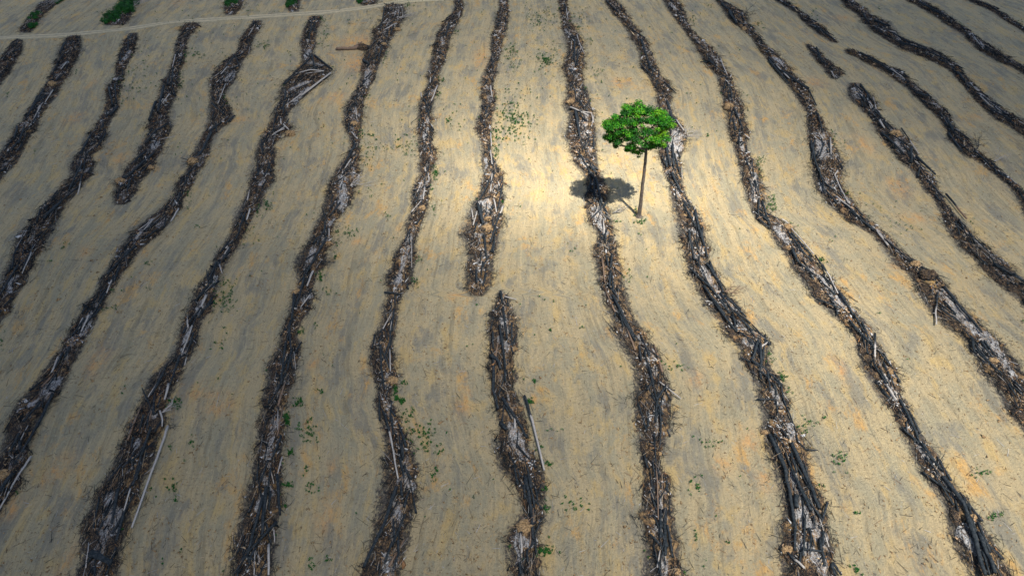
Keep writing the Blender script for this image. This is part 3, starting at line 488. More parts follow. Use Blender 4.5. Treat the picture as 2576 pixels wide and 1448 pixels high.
# ------------------------------------------------------------------ logs: tile, windrow, colour, radius/100, points
LOGS = '''1B b25 430 290 395 360|1B b18 385 420 345 500|1B b20 290 600 190 770|1B g14 350 600 300 680|1B g14 270 705 225 790|1B b18 250 640 170 800|1B b25 115 840 100 920|1B b25 160 850 125 950|1B g14 440 415 405 460
1C b18 850 250 845 340|1C b22 720 580 745 700|1C b18 760 560 770 690|1C b25 780 710 725 765|1C b25 600 900 530 1020|1C b18 700 880 640 980|1C b22 545 1090 460 1260|1C c20 545 1150 515 1290|1C b15 530 1230 400 1340|1C b25 400 1340 300 1430
1D g15 1160 370 1140 450|1D b16 1145 450 1130 590|1D b30 1080 570 1040 740|1D b28 1030 680 985 800|1D g14 1120 630 1075 690|1D b22 1105 825 1030 870 960 955|1D b25 1010 1020 900 1120 800 1190|1D b20 960 1010 870 1090|1D g12 960 1040 970 1065|1D b22 860 1190 840 1270|1D g07 1050 930 1160 905|1D b14 1000 820 1060 815
1E g12 1665 200 1640 240|1E g08 1650 310 1642 360|1E b16 1555 380 1580 440 1510 465|1E b18 1550 375 1450 500|1E g16 1500 450 1460 495|1E g16 1490 560 1440 690|1E b22 1400 690 1480 760|1E b20 1550 770 1490 820|1E b28 1395 880 1340 990 1290 1060
2F b18 335 130 290 220|2F b18 320 180 300 260|2F b20 320 370 345 465|2F b25 340 370 455 460|2F b16 310 390 130 560|2F g16 400 475 310 465 215 490|2F g28 445 490 250 640|2F g20 420 505 150 700|2F b16 140 560 240 480|2F b20 150 600 130 760|2F g10 380 480 280 492|2F b08 80 720 40 780|2F g18 135 830 170 865|2F g14 150 840 60 900|2F g12 140 860 70 890|2F b14 420 430 340 460|2F b14 220 600 300 560
2G b16 800 60 775 190|2G g14 820 130 790 160|2G g18 880 160 800 200|2G b18 860 170 840 230|2G c14 740 270 690 350|2G b18 750 330 740 400|2G b18 780 320 760 400|2G b35 660 400 700 430|2G b20 605 650 620 700|2G g14 610 710 620 800|2G b18 555 750 580 810|2G b16 600 940 605 990|2G b20 610 960 530 1100|2G g15 580 1060 540 1120|2G b20 510 1340 440 1430|2G b18 470 1340 450 1370
2H g14 1300 80 1290 120|2H b25 1225 160 1205 240|2H b16 1140 340 1190 370|2H g18 1150 570 1110 670|2H g15 1040 620 1045 650|2H b20 1060 660 1080 700|2H b16 1110 700 1070 790|2H b14 1060 800 1035 890|2H b14 1100 940 1105 1020|2H b16 1095 1080 1060 1210|2H g14 1090 1150 1095 1200|2H b16 1100 1235 990 1265|2H g18 1065 1240 1055 1320
2I g16 1500 575 1510 650|2I g14 1500 880 1505 970|2I g14 1500 1000 1510 1090|2I b16 1540 1110 1500 1220|2I b18 1490 1200 1430 1320|2I g14 1510 1150 1500 1270|2I b16 1580 1190 1540 1290|2I g14 1550 1210 1560 1250|2I b10 1500 1300 1385 1345|2I b16 1580 1230 1545 1400
3K g12 455 60 465 130|3K g20 525 235 545 300 575 360|3K b22 510 270 510 400 520 440|3K b18 528 330 528 430|3K b12 500 330 460 380|3K b13 510 560 590 630|3K g10 560 560 520 640|3K b16 540 670 590 740|3K g14 560 745 620 755 635 820|3K g18 480 715 600 770|3K b32 515 740 545 910|3K g14 635 770 620 840|3K b16 540 1020 600 1110|3K b34 610 1100 655 1145|3K b20 600 1130 640 1190|3K b28 650 1180 690 1350|3K b20 640 1190 640 1340|3K b18 660 1200 680 1370|3K b16 620 1200 580 1300|3K b14 600 930 560 1000
3L b25 815 40 825 70|3L b18 720 10 800 90|3L b30 950 270 965 310|3L b20 960 300 1010 460|3L b16 950 440 1040 520|3L c18 1100 545 1180 620|3L n10 1090 600 1160 655|3L b30 1120 670 1150 770 1180 800|3L g18 1180 800 1230 870|3L b30 1115 960 1140 1100|3L b26 1155 960 1162 1100|3L b16 1180 1060 1210 1170|3L g08 1215 1110 1218 1190|3L b25 1150 1150 1215 1280|3L b20 1090 1040 1120 1110
3M b13 1340 415 1440 410|3M b16 1390 400 1500 490|3M g16 1470 390 1515 500|3M b16 1480 500 1540 530|3M b16 1540 600 1550 680|3M b18 1560 720 1620 860|3M b16 1550 740 1535 820|3M b16 1600 850 1595 960|3M b16 1640 1040 1680 1170|3M b14 1680 1060 1690 1180|3M b16 1700 1200 1730 1300|3M b14 1660 1190 1690 1290
3N b25 1480 30 1560 100|3N b34 1530 80 1580 160|3N b16 1610 100 1630 150|3N c30 1790 380 1925 520|3N b25 1790 400 1920 555
4N b28 330 470 500 590|4N b18 510 600 560 700|4N b20 570 760 600 880|4N b25 525 940 545 1050 575 1140|4N b18 545 940 530 1060|4N g14 650 920 655 1060|4N g22 700 1130 680 1160 720 1250 770 1345|4N b20 640 950 660 1050|4N b20 575 1120 600 1200 670 1260|4N b16 610 950 580 1040|4N b16 600 1190 610 1270|4N b16 650 1220 700 1200|4N g18 690 1300 780 1370|4N b22 750 1360 850 1448
4O b22 850 560 940 680|4O g14 900 660 930 720|4O b20 930 720 1010 800|4O b22 960 790 1040 840|4O g20 975 800 1010 850|4O b25 990 880 1130 1010|4O b16 1060 900 1160 960|4O c22 1120 850 1235 1025|4O b28 1185 980 1185 1080|4O b28 1215 1040 1345 1160|4O b18 1290 1190 1400 1310|4O m30 1415 1285 1550 1448
4P b20 850 355 1000 430|4P b16 900 390 1040 460|4P b16 1040 460 1170 540|4P g12 1060 470 1140 530|4P b25 1220 620 1290 640|4P b34 1420 790 1460 870|4P b25 1430 880 1520 1000|4P b14 1400 820 1500 880|4P b20 1600 1000 1700 1090|4P g10 1800 1150 1920 1250
4Q b20 870 100 910 160|4Q b28 940 140 1040 180|4Q b16 1060 220 1180 290|4Q b20 1130 290 1280 330|4Q b16 1300 350 1440 410|4Q b28 1490 480 1540 540|4Q b14 1150 270 1290 320|4Q b16 1660 680 1740 760|4Q b16 1700 720 1850 800|4Q g13 1640 640 1700 700
4T b16 340 20 420 80|4T b20 560 180 680 270|4U b20 560 320 600 420|4U g14 660 480 680 520|4R m20 1240 20 1420 110|4R g14 1600 250 1660 330
5C b30 380 100 290 190|5C b16 220 370 150 520|5C g18 210 420 150 560|5C b20 120 500 0 700
5E g18 1180 130 1130 210|5E b16 1190 20 1140 170|5E g13 1010 200 900 330|5E b18 960 320 1050 260|5E b20 900 370 780 480|5E b22 860 400 710 560|5E g14 740 600 700 700|5E b20 700 690 620 820|5E n16 670 780 620 840|5E b20 560 850 480 960|5E g15 590 830 540 940|5E b30 460 1040 430 1100|5E g20 390 1110 345 1210|5E b18 420 1080 370 1180
5F g20 1650 130 1630 200|5F b18 1610 180 1560 330|5F b22 1520 400 1470 470|5F b20 1430 480 1380 600|5F g12 1450 500 1470 560|5F b18 1400 600 1290 740|5F g22 1360 700 1320 800|5F b22 1400 720 1310 850|5F b18 1330 780 1250 880|5F g20 1270 900 1205 1080|5F b16 1280 950 1240 1080|5F b10 1310 960 1260 1030|5F b20 1190 1100 1120 1300|5F b25 1080 1220 1000 1360|5F g14 1040 1280 980 1370|5F g22 1115 1290 1090 1390
6G g12 435 260 435 325|6G b25 415 320 350 430 280 560|6G b22 270 590 215 780|6G g20 330 540 290 640|6G b22 205 690 190 860|6G b16 220 700 180 870|6G g14 310 700 250 780|6G b18 180 880 160 1000|6G b22 175 900 185 1060|6G b20 150 1020 120 1290|6G b18 190 1060 160 1200|6G b18 165 1100 110 1250|6G g08 205 1080 215 1190
6H n16 800 680 915 695|6H g08 980 350 980 520|6H b18 870 700 870 770|6H b18 865 790 830 1040|6H g13 850 870 840 940|6H b18 775 1030 780 1180 800 1320|6H b20 830 1020 800 1100|6H g20 835 1060 840 1200|6H b18 735 960 720 1050
6I b34 1415 100 1455 230|6I g14 1375 130 1385 200|6I g18 1410 150 1385 240|6I g25 1520 60 1540 150|6I g22 1585 110 1560 160|6I b25 1560 160 1500 350|6I b25 1455 300 1475 460|6I b18 1410 220 1395 280|6I n20 1405 535 1410 620|6I b16 1450 480 1440 570|6I b18 1470 560 1450 640
6J c25 1565 670 1580 750|6J g12 1590 710 1670 730|6J b28 1580 780 1610 980|6J b20 1560 900 1600 1180|6J b18 1515 940 1520 1050|6J b32 1500 1100 1550 1130 1565 1190|6J b28 1520 1110 1520 1330 1550 1448|6J b20 1640 880 1640 980|6J b18 1585 1060 1600 1270
7K b20 720 90 620 190|7K b20 755 430 745 520|7K n20 690 460 710 620|7K b25 745 540 740 640|7K n12 770 520 830 570|7K b16 740 640 800 720|7K b28 760 700 900 970|7K b25 800 820 910 1000|7K b18 800 780 830 900|7K b20 935 1030 950 1130|7K b16 955 1030 1070 1115|7K b16 970 1060 1000 1200|7K b18 1000 1180 1050 1390|7K g20 1070 1275 1210 1385|7K b22 1110 1300 1050 1390|7K c14 1100 1310 1170 1330
7L b20 1230 100 1310 250|7L b30 1305 140 1330 270|7L b25 1265 270 1270 330 1300 460|7L b28 1335 270 1385 450|7L b18 1355 250 1350 320|7L b12 1290 300 1340 440|7L b18 1310 460 1360 540|7L b28 1380 490 1460 600 1490 680|7L b25 1400 480 1440 580|7L b20 1280 530 1400 640|7L b22 1360 640 1500 830|7L b25 1370 590 1530 810|7L b18 1470 680 1560 810|7L b22 1500 700 1640 840|7L b22 1410 720 1580 940|7L b18 1550 830 1580 930|7L b18 1540 840 1600 890|7L b16 1650 890 1700 970|7L b16 1590 940 1710 1020|7L b25 1720 1000 1680 1130|7L b32 1730 1020 1740 1160|7L g16 1740 1040 1780 1010|7L b25 1680 1130 1760 1180 1880 1290|7L b18 1600 1110 1670 1140|7L b22 1730 1170 1740 1250|7L b18 1780 1200 1800 1330|7L c10 1650 1140 1700 1240
8M b18 180 60 175 170|8M b20 200 80 250 235|8M b22 165 180 245 250|8M g22 330 200 360 215 400 270 540 430|8M b20 390 290 530 440|8M b16 370 280 500 450|8M b30 400 400 440 480|8M b20 440 480 560 570|8M c22 550 440 640 570 700 690|8M b16 600 500 680 640|8M b25 710 690 800 830|8M b16 560 730 720 790|8M b20 800 820 870 940|8M b20 780 870 860 960|8M b20 860 880 950 1080|8M c30 943 955 943 1110|8M b16 955 1050 1060 1170|8M b20 1000 1140 1070 1290|8M b18 980 1190 1030 1280|8M g18 1020 1290 1090 1390
8N b22 780 140 940 270|8N b18 1010 330 1180 470|8N b08 1190 460 1260 500|8N c28 1360 680 1345 800 1350 890|8N b28 1400 640 1480 740 1650 940|8N b16 1380 790 1510 880|8N b14 1370 760 1480 840|8N b20 1640 1000 1720 1110|8N b20 1665 1000 1740 1100|8N b25 1580 980 1600 1080|8N b18 1610 1060 1780 1220|8N b20 1860 1270 1931 1340|8N b18 1820 1290 1870 1360
8O b16 1500 200 1540 290|8O b18 1570 290 1600 340|8O b16 1700 440 1760 520|8O b20 1730 490 1910 600|8O b28 1860 560 1925 610
aE b25 350 250 240 470 100 715|aE b20 270 310 160 440|aE n20 130 560 135 620|aE b20 130 520 70 640|aE g25 210 670 140 770 0 1020|aE b30 90 780 0 900
aF g16 1060 370 1075 410 1075 470|aF g28 1110 470 1075 580 980 840 875 1135|aF g18 865 880 820 1030|aF b22 820 1030 770 1215|aF b18 950 390 920 500|aF b20 1000 480 940 660|aF n16 885 540 870 610|aF b18 890 640 810 740|aF b18 940 640 880 850|aF b25 780 880 740 1100|aF b18 880 830 820 920|aF b16 800 720 715 830|aF b52 600 1300 730 1355|aF b18 770 1270 710 1440|aF b20 620 1320 550 1390|aF b18 630 1390 625 1448|aF b16 980 400 970 500
aG b20 1860 530 1800 680|aG b16 1790 740 1770 880|aG b18 1770 690 1720 830|aG b28 1760 870 1740 1070 1730 1190|aG b25 1740 930 1640 1300|aG b20 1830 1100 1640 1300|aG b20 1640 1310 1550 1440|aG g12 1865 670 1835 780|aG b25 1830 790 1850 1050|aG b18 1790 900 1780 1000|aG n16 1760 1110 1770 1150|aG g16 1685 1290 1680 1448|aG g28 1775 1250 1775 1448|aG g10 1810 1150 1815 1230|aG b13 1680 1350 1620 1330
bH c28 805 390 840 530 890 810|bH b20 845 400 860 520|bH b16 895 530 920 670|bH b22 905 680 930 810|bH b20 930 720 960 800|bH b30 880 870 800 1100 665 1390|bH b16 860 1080 870 1230|bH b20 890 1220 895 1310 860 1400|bH b20 850 1230 800 1370
bJ b25 1580 280 1690 450 1740 540|bJ b18 1600 340 1640 420|bJ b34 1570 450 1610 490|bJ c34 1725 270 1775 430 1855 760|bJ b28 1730 800 1760 950 1780 1210|bJ b18 1750 790 1790 1000|bJ b20 1790 1200 1805 1310|bJ b20 1740 1280 1745 1360|bJ b14 1790 1230 1740 1290|bJ b22 1690 1370 1700 1448|bJ b16 1800 880 1810 960
cK b16 1070 340 1080 480 1070 610|cK m18 1035 510 1045 700 1055 850 1060 1080|cK b18 965 650 990 745|cK b16 1025 700 1040 800|cK b20 1075 1020 1075 1200|cK b30 1105 1010 1110 1310|cK b20 1120 1120 1155 1330|cK b18 1005 1180 1085 1260
dL b14 325 190 340 290 400 430 440 570 490 620 565 622|dL b16 180 100 330 200|dL b13 165 290 300 290|dL b14 290 300 310 390|dL b30 250 520 350 740 390 950 425 1150|dL b20 280 540 320 640 370 780|dL b34 390 570 450 700 500 820 580 1010|dL b16 330 490 380 550|dL b20 400 770 470 910 590 1080|dL b20 390 650 430 770|dL b25 440 860 525 1020|dL b38 430 920 430 1000|dL b20 415 1150 415 1290|dL b18 485 1050 470 1320|dL b14 510 1140 545 1260|dL b20 470 1275 590 1290|dL b25 580 1210 615 1390|dL b22 605 1160 600 1250|dL b15 540 1060 550 1140|dL b25 660 1370 680 1448|dL b20 665 1370 720 1448|dL c30 370 1300 480 1400|dL n20 630 970 600 1070|dL b12 520 1180 515 1320
dM b16 990 0 1050 70|dM b16 940 60 1020 180|dM b25 1110 290 1200 470 1240 570|dM b18 1120 470 1240 580|dM b28 1250 570 1330 680|dM b16 1280 670 1370 790|dM b34 1390 790 1530 970 1560 1050|dM b18 1260 770 1440 900|dM b38 1550 1050 1600 1190 1670 1448|dM b34 1620 1170 1680 1300 1740 1440|dM b22 1620 1100 1700 1300|dM b20 1650 1290 1700 1440|dN b18 1650 0 1780 130'''
def dens_pts(k, ix, iy, lift, rr):
    """image polyline -> 3-D points resting on the windrow"""
    P3 = []
    for a, b_ in zip(ix, iy):
        x, y = gnd(a, b_, .3)
        for _ in range(3): z = float(hz(k, x, y)[0]); x, y = gnd(a, b_, z + rr)
        P3.append([x, y, max(z, .0) + rr * .75 + lift])
    P3 = np.array(P3)
    # raise to clear the heap between the ends
    for i in range(len(P3) - 1):
        for t in (.33, .66):
            p = P3[i] * (1 - t) + P3[i + 1] * t; need = float(hz(k, p[0], p[1])[0]) + rr * .1 - p[2]
            if need > 0: P3[i, 2] += need * (1 - t); P3[i + 1, 2] += need * t
    return P3
def logmesh(P3, r0, colr, seed, stubs=True):
    rg = np.random.default_rng(seed); n_ = len(P3)
    rad = np.linspace(r0 * 1.08, r0 * .72, n_)
    V, F, T = tube(P3, rad, 8 if r0 > .07 else 6, .10, seed)
    base = {'b': .92, 'g': .24, 'n': .10, 'c': None, 'm': None}[colr]
    if base is None: burn = np.where(T < .5, .95, .05) if seed % 2 else np.clip(.9 - T * .9, 0, 1)
    else: burn = np.full(len(V), base)
    A = Acc(); A.add(V, F, burn)
    L = np.linalg.norm(P3[-1] - P3[0])
    if stubs and L > 2.2:
        for _ in range(rg.integers(0, 4)):
            t = rg.uniform(.25, .95) * (n_ - 1); i = min(int(t), n_ - 2); p = P3[i] * (1 - (t - i)) + P3[i + 1] * (t - i)
            dr = P3[i + 1] - P3[i]; dr /= np.linalg.norm(dr); sd = np.cross(dr, [0, 0, 1]) * rg.choice([-1, 1]); q = p + (dr * rg.uniform(.3, 1) + sd * rg.uniform(.4, .9) + np.array([0, 0, rg.uniform(-.1, .35)])) * rg.uniform(.25, .9)
            v2, f2, t2 = tube([p, q], [r0 * .42, r0 * .15], 5, .1, seed + 3, sub=2); A.add(v2, f2, float(base if base is not None else .3))
    return A
ITEMS = []
for line in LOGS.split('\n'):
    for s in line.split('|'):
        a = s.split(); t, k = a[0][0], a[0][1]; c, r = a[1][0], int(a[1][1:]) / 100; q = list(map(float, a[2:]))
        im = [tl(t, q[i], q[i + 1]) for i in range(0, len(q), 2)]
        far = min(max((yw(im[0][1]) - 40) / 130, 0), 1); r *= .56 + .20 * far
        ITEMS.append([k, c, r, im])
rl = random.Random(5); NTR = len(ITEMS)
for k in 'ABCDEFGHIJKLMNOPQRSTU':                       # smaller burnt poles filling the rows
    Y, XL, XR = RD[k]; n_ = int((min(Y[-1], 235) - Y[0]) / (1.15 if k in 'KLMN' else 1.3))
    if k in 'LMN': n_ = int(n_ * .6)
    for _ in range(n_):
        y = rl.uniform(Y[0] + 1, min(Y[-1], 235) - 1); xl, xr = np.interp(y, Y, XL), np.interp(y, Y, XR); v = rl.uniform(-.75, .8)
        x = (xl + xr) / 2 + v * (xr - xl) / 2; an = float(rdir(k, y)) + rl.gauss(0, .22); L = rl.uniform(1.4, 4.8) * min(1, .5 + (xr - xl) / 6)
        p = [proj(x - math.cos(an) * L / 2, y - math.sin(an) * L / 2, .3), proj(x + math.cos(an) * L / 2, y + math.sin(an) * L / 2, .3)]
        ITEMS.append([k, rl.choice('bbbbbbbbbbbbbgn'), rl.uniform(.06, .125), p])
logs = []
for i, (k, c, r, im) in enumerate(ITEMS):
    rr = random.Random(i); P3 = dens_pts(k, [p[0] for p in im], [p[1] for p in im], rr.uniform(.0, .16) + (.14 if i < NTR else 0), r)
    L = float(np.linalg.norm(np.diff(P3, axis=0), axis=1).sum())
    mx_ = sum(p[0] for p in im) / len(im); my_ = sum(p[1] for p in im) / len(im)
    inside = 0 < mx_ < 2576 and 0 < my_ < 1448
    px = (L * r) * (FPX / (P3[0, 1] * CP + H * SP)) ** 2
    logs.append(dict(k=k, c=c, r=r, P=P3, L=L, size=px if inside else 0, mx=mx_, my=my_, i=i))
logs.sort(key=lambda d: -d['size'])
TOP, REST = logs[:300], logs[300:]
CW = {'b': 'black', 'g': 'bleached grey', 'n': 'brown', 'c': 'half charred', 'm': 'half charred brown'}
def sect(my): return ['at the top', 'upper part', 'middle part', 'lower part', 'at the bottom'][min(4, int(my / 290))]
def desc(d):
    k = d['k']; P3 = d['P']; m_ = P3.mean(0); Y, XL, XR = RD[k]; xl, xr = np.interp(m_[1], Y, XL), np.interp(m_[1], Y, XR)
    v = (m_[0] - (xl + xr) / 2) / max((xr - xl) / 2, .2); edge = 'left side' if v < -.33 else 'right side' if v > .33 else 'middle'
    an = math.atan2(P3[-1, 1] - P3[0, 1], P3[-1, 0] - P3[0, 0]); df = abs((an - float(rdir(k, m_[1])) + math.pi / 2) % math.pi - math.pi / 2)
    sz = 'long' if d['L'] > 5.5 else 'short' if d['L'] < 2.6 else ''
    th = 'thick' if d['r'] > .135 else 'thin' if d['r'] < .075 else ''
    bend = 'bent' if len(P3) > 2 and d['r'] >= .075 and d['r'] <= .135 else ''
    lie = 'across' if df > .42 else 'along'
    return ' '.join(x for x in (sz, th, bend, CW[d['c']], 'log', lie, edge, 'of', RINFO[k][0] + ',', sect(d['my'])) if x)
from collections import defaultdict
grp = defaultdict(list)
for d in TOP: grp[desc(d)].append(d)
ORD = ['farthest', 'second farthest', 'third farthest', 'fourth farthest', 'fifth farthest', 'sixth farthest', 'seventh farthest', 'eighth farthest', 'ninth farthest', 'tenth farthest', 'eleventh farthest', 'twelfth farthest']
for s, ds in grp.items():
    ds.sort(key=lambda d: d['my'])
    for j, d in enumerate(ds):
        d['label'] = s if len(ds) == 1 else ((['farther', 'nearer'][j] if len(ds) == 2 else ('nearest' if j == len(ds) - 1 else ORD[j])) + ' ' + s)
for d in TOP:
    for a_, b_ in ((', at the bottom', ', bottom'), (', at the top', ', top'), (' part', ''), (' of ', ', ')):
        if len(d['label'].split()) > 16: d['label'] = d['label'].replace(a_, b_)
    A = logmesh(d['P'], d['r'] * (.70 if d['c'] in 'gcm' else 1), d['c'], d['i'])
    v = np.concatenate(A.v); org = d['P'].mean(0).copy(); org[2] = v[:, 2].min()
    o = mesh('log', v - org, A.f, m_brown if d['c'] in 'nm' else m_grey, None, {'burn': np.concatenate(A.a)}, True)
    o.location = org
    tag(o, d['label'], 'log', 'burnt and bleached logs lying in the debris rows')
A = Acc()
for d in REST:
    B = logmesh(d['P'], d['r'], d['c'] if d['c'] in 'bg' else 'b', d['i'], False)
    A.add(np.concatenate(B.v), B.f, np.concatenate(B.a))
tag(A.obj('small_logs', m_grey, smooth=True), 'many smaller burnt poles lying in the debris rows', 'log', kind='stuff')

# ------------------------------------------------------------------ root balls and stumps
def rock(seed, rx, ry, rz, nu=18, nv=11, amp=.28, top=0.):
    rg = np.random.default_rng(seed); th = np.linspace(0, 2 * math.pi, nu, endpoint=False); ph = np.linspace(-1.2, math.pi / 2, nv)
    Tt, Ph = np.meshgrid(th, ph); o = rg.random() * 50
    per = fbm(np.cos(Tt) * 1.5 + 5 + o, np.sin(Tt) * 1.5 + Ph * 1.3 + o, .8, 50, 4)
    per2 = fbm(np.cos(Tt) * 3 + o, np.sin(Tt) * 3 + Ph * 3, .6, 51, 3) * 2 - .5
    R = 1 + (per - .5) * 2 * amp + (per2 - .5) * .16
    V = np.stack([np.cos(Tt) * np.cos(Ph) * rx * R, np.sin(Tt) * np.cos(Ph) * ry * R, np.sin(Ph) * rz * R * (1 - top * (Ph > 1.2))], -1).reshape(-1, 3)
    ix = np.arange(nu * nv).reshape(nv, nu); F = []
    for i in range(nv - 1):
        for j in range(nu): F.append([ix[i, j], ix[i, (j + 1) % nu], ix[i + 1, (j + 1) % nu], ix[i + 1, j]])
    return V, F
RB = [('1', 'B', 345, 560, 1.0, 't'), ('1', 'C', 715, 590, .8, 'd'), ('1', 'E', 1275, 1070, 1.15, 't'), ('1', 'D', 795, 1195, 1.0, 't'), ('1', 'D', 990, 1100, .8, 't'), ('2', 'F', 178, 878, 1.2, 't'),
      ('2', 'G', 665, 315, 1.6, 'd'), ('2', 'G', 885, 192, .9, 't'), ('2', 'G', 795, 295, .8, 't'), ('2', 'G', 600, 822, .9, 't'), ('2', 'G', 738, 205, 1.0, 'd'), ('3', 'N', 1757, 332, 1.05, 'd'), ('3', 'M', 1525, 708, 1.15, 't'),
      ('3', 'M', 1642, 890, .7, 't'), ('3', 'K', 480, 672, 1.0, 't'), ('4', 'O', 1080, 898, 1.2, 't'), ('4', 'N', 85, 188, .8, 't'), ('6', 'G', 430, 345, .7, 't'), ('6', 'G', 225, 672, .9, 't'), ('6', 'I', 1478, 262, 1.1, 't'),
      ('6', 'I', 1488, 200, .75, 't'), ('6', 'H', 1050, 120, .8, 't'), ('6', 'G', 245, 606, .4, 't'), ('7', 'L', 1305, 145, .5, 't'), ('7', 'L', 1350, 222, .5, 't'), ('8', 'N', 1300, 575, 1.4, 'd'), ('8', 'N', 1215, 492, 1.0, 't'),
      ('8', 'N', 1730, 1132, .8, 't'), ('8', 'M', 372, 245, .8, 't'), ('a', 'E', 25, 785, .9, 't'), ('b', 'J', 1720, 1125, .95, 't'), ('b', 'H', 850, 158, .9, 't'), ('c', 'K', 1070, 637, .38, 't'), ('c', 'K', 1020, 1178, .36, 't'),
      ('c', 'K', 1187, 1412, .5, 't'), ('c', 'K', 1030, 1085, .4, 't'), ('d', 'L', 370, 1275, .72, 't'), ('d', 'L', 222, 490, .5, 't'), ('d', 'M', 1592, 1062, .5, 't'), ('d', 'M', 1315, 655, .42, 'd'), ('4', 'P', 800, 345, .9, 'd'), ('4', 'Q', 1495, 470, .8, 'd'), ('1', 'B', 488, 262, 1.1, 'd'), ('3', 'L', 825, 70, .8, 'd')]
rbs = defaultdict(list)
for i, (t, k, x_, y_, s, c) in enumerate(RB):
    ix_, iy_ = tl(t, x_, y_); base = ('tan soil' if c == 't' else 'dark charred') + ' root ball in ' + RINFO[k][0] + ', ' + sect(iy_)
    rbs[base].append((iy_, i))
rlab = {}
for s, l in rbs.items():
    l.sort()
    for j, (_, i) in enumerate(l): rlab[i] = s if len(l) == 1 else ((['farther', 'nearer'][j] if len(l) == 2 else ('nearest' if j == len(l) - 1 else ORD[j])) + ' ' + s)
for i, (t, k, x_, y_, s, c) in enumerate(RB):
    ix_, iy_ = tl(t, x_, y_); x, y = gnd(ix_, iy_, .3); z = float(hz(k, x, y)[0]); rg = np.random.default_rng(100 + i)
    e = empty('root_ball', (x, y, z)); tag(e, rlab[i], 'root ball', 'uprooted root balls and stumps in the debris rows')
    s *= .85; V, F = rock(i, s * .85, s * .7, s * .62, 26, 15, .42); V += [x, y, z + s * .12]
    mesh('soil_clump', V, F, m_clod if c == 't' else m_bed, e, {'across': np.zeros(len(V)), 'ashy': np.zeros(len(V))})
    A = Acc()
    for j in range(9):
        a = rg.uniform(0, 6.28); q0 = np.array([x + math.cos(a) * s * .03, y + math.sin(a) * s * .03, z + s * .25]); L = s * rg.uniform(1.1, 1.8)
        q1 = q0 + np.array([math.cos(a), math.sin(a), rg.uniform(-.2, .5)]) * L * .6; q2 = q1 + np.array([math.cos(a + rg.normal() * .8), math.sin(a + rg.normal() * .8), rg.uniform(-.4, .4)]) * L * .5
        v2, f2, t2 = tube([q0, q1, q2], [s * .075, s * .045, s * .015], 5, .1, i * 20 + j, sub=2); A.add(v2, f2, .75 if c == 'd' else rg.choice([.2, .8]))
    A.obj('roots', m_brown, e)
# the uprooted brown trunk beside row G
p0 = gnd(*tl('2', 485, 332)); p1 = gnd(*tl('2', 575, 331)); p2 = gnd(*tl('2', 645, 322))
A = Acc(); V, F, T = tube([(*p0, .33), (*p1, .36), (*p2, .45)], [.28, .33, .44], 12, .08, 5, sub=5); A.add(V, F, .05)
v2, f2, t2 = tube([(p2[0] - 1.2, p2[1], .5), (p2[0] + .1, p2[1] + 1.2, .9)], [.2, .12], 7, .1, 9); A.add(v2, f2, .05)
v = np.concatenate(A.v); org = np.array([p1[0], p1[1], 0]); o = mesh('fallen_trunk', v - org, A.f, m_brown, None, {'burn': np.concatenate(A.a)}, True); o.location = org
tag(o, 'thick uprooted brown trunk lying crosswise on orange soil beside its root ball', 'fallen tree')
# orange spoil heaps
for (t, x_, y_, rx, ry, rz, lb) in (('8', 1325, 640, 1.3, 1.1, .5, 'bare orange soil heap below the black stump at right'),):
    x, y = gnd(*tl(t, x_, y_)); V, F = rock(int(x_), rx * .8, ry * .8, rz * 1.4, 90, 26, .62); V += [x, y, -.02]
    m_sp = bpy.data.materials.get('orange_soil')
    if not m_sp:
        m_sp, n, b = mat('orange_soil', .95); P = N(n, 'ShaderNodeNewGeometry').outputs['Position']; f = noise(n, P, 3.5, 6, .75)
        n.links.new(mix(n, ramp(n, f, .38, .62), (.44, .265, .090), (.20, .145, .08)), b.inputs['Base Color']); bump(n, b, f, 1, .2)
    tag(mesh('soil_heap', V, F, m_sp), lb, 'soil heap')

# ------------------------------------------------------------------ dead branches with forks
def branchy(A, p, d, L, r, depth, rg, burn, spread=.55):
    q = p + d * L * .5 + rg.normal(0, .06, 3) * L; e = q + (d + rg.normal(0, .18, 3)) * L * .5
    v, f, t = tube([p, q, e], [r, r * .75, r * .5], 5, .08, int(rg.integers(1e6)), cap=False, sub=1); A.add(v, f, burn)
    if depth:
        for _ in range(rg.integers(2, 4)):
            nd = d + rg.normal(0, spread, 3); nd[2] = abs(nd[2]) * .6; nd /= np.linalg.norm(nd)
            branchy(A, q if rg.random() < .5 else e, nd, L * rg.uniform(.5, .8), r * .58, depth - 1, rg, burn, spread)
DB = [('2', 880, 130, 45, 2.6, .1, 'pale forked dead branches spreading over the far end of the fallen trunk row'), ('3', 1215, 905, 25, 2.0, .3, 'grey dead twig crown at the right edge of the row just behind the tree'),
      ('2', 575, 1235, 40, 2.2, .1, 'pale forked dead branch on the right edge of the fallen trunk row'), ('a', 1075, 380, 30, 1.2, .05, 'white twisted forked branch at the right of the triangle row, near the long pole'),
      ('6', 375, 480, -20, 1.6, .9, 'dark feathery brush on the right side of the fallen trunk row, middle part'), ('7', 1500, 680, 5, 1.7, .3, 'brown brush fan lying on bare soil right of the black poles'),
      ('4', 1620, 990, 60, 2.2, .8, 'dark twiggy bush on the upper right side of fifth row'), ('4', 1730, 1075, 40, 2.0, .2, 'pale thin bare bush beside the fifth row near the right edge'),
      ('4', 70, 120, 20, 2.6, .7, 'dark round dry bush beside the third row near the top edge'), ('7', 760, 160, 10, 1.6, .5, 'long thin dry branch on the soil between the tree foot and the left row'),
      ('1', 320, 40, 60, 2.0, .1, 'pale dry branches on the weedy grey row beyond the track'), ('1', 870, 60, 55, 2.4, .1, 'pale bare branches beside the big shrub beyond the track')]
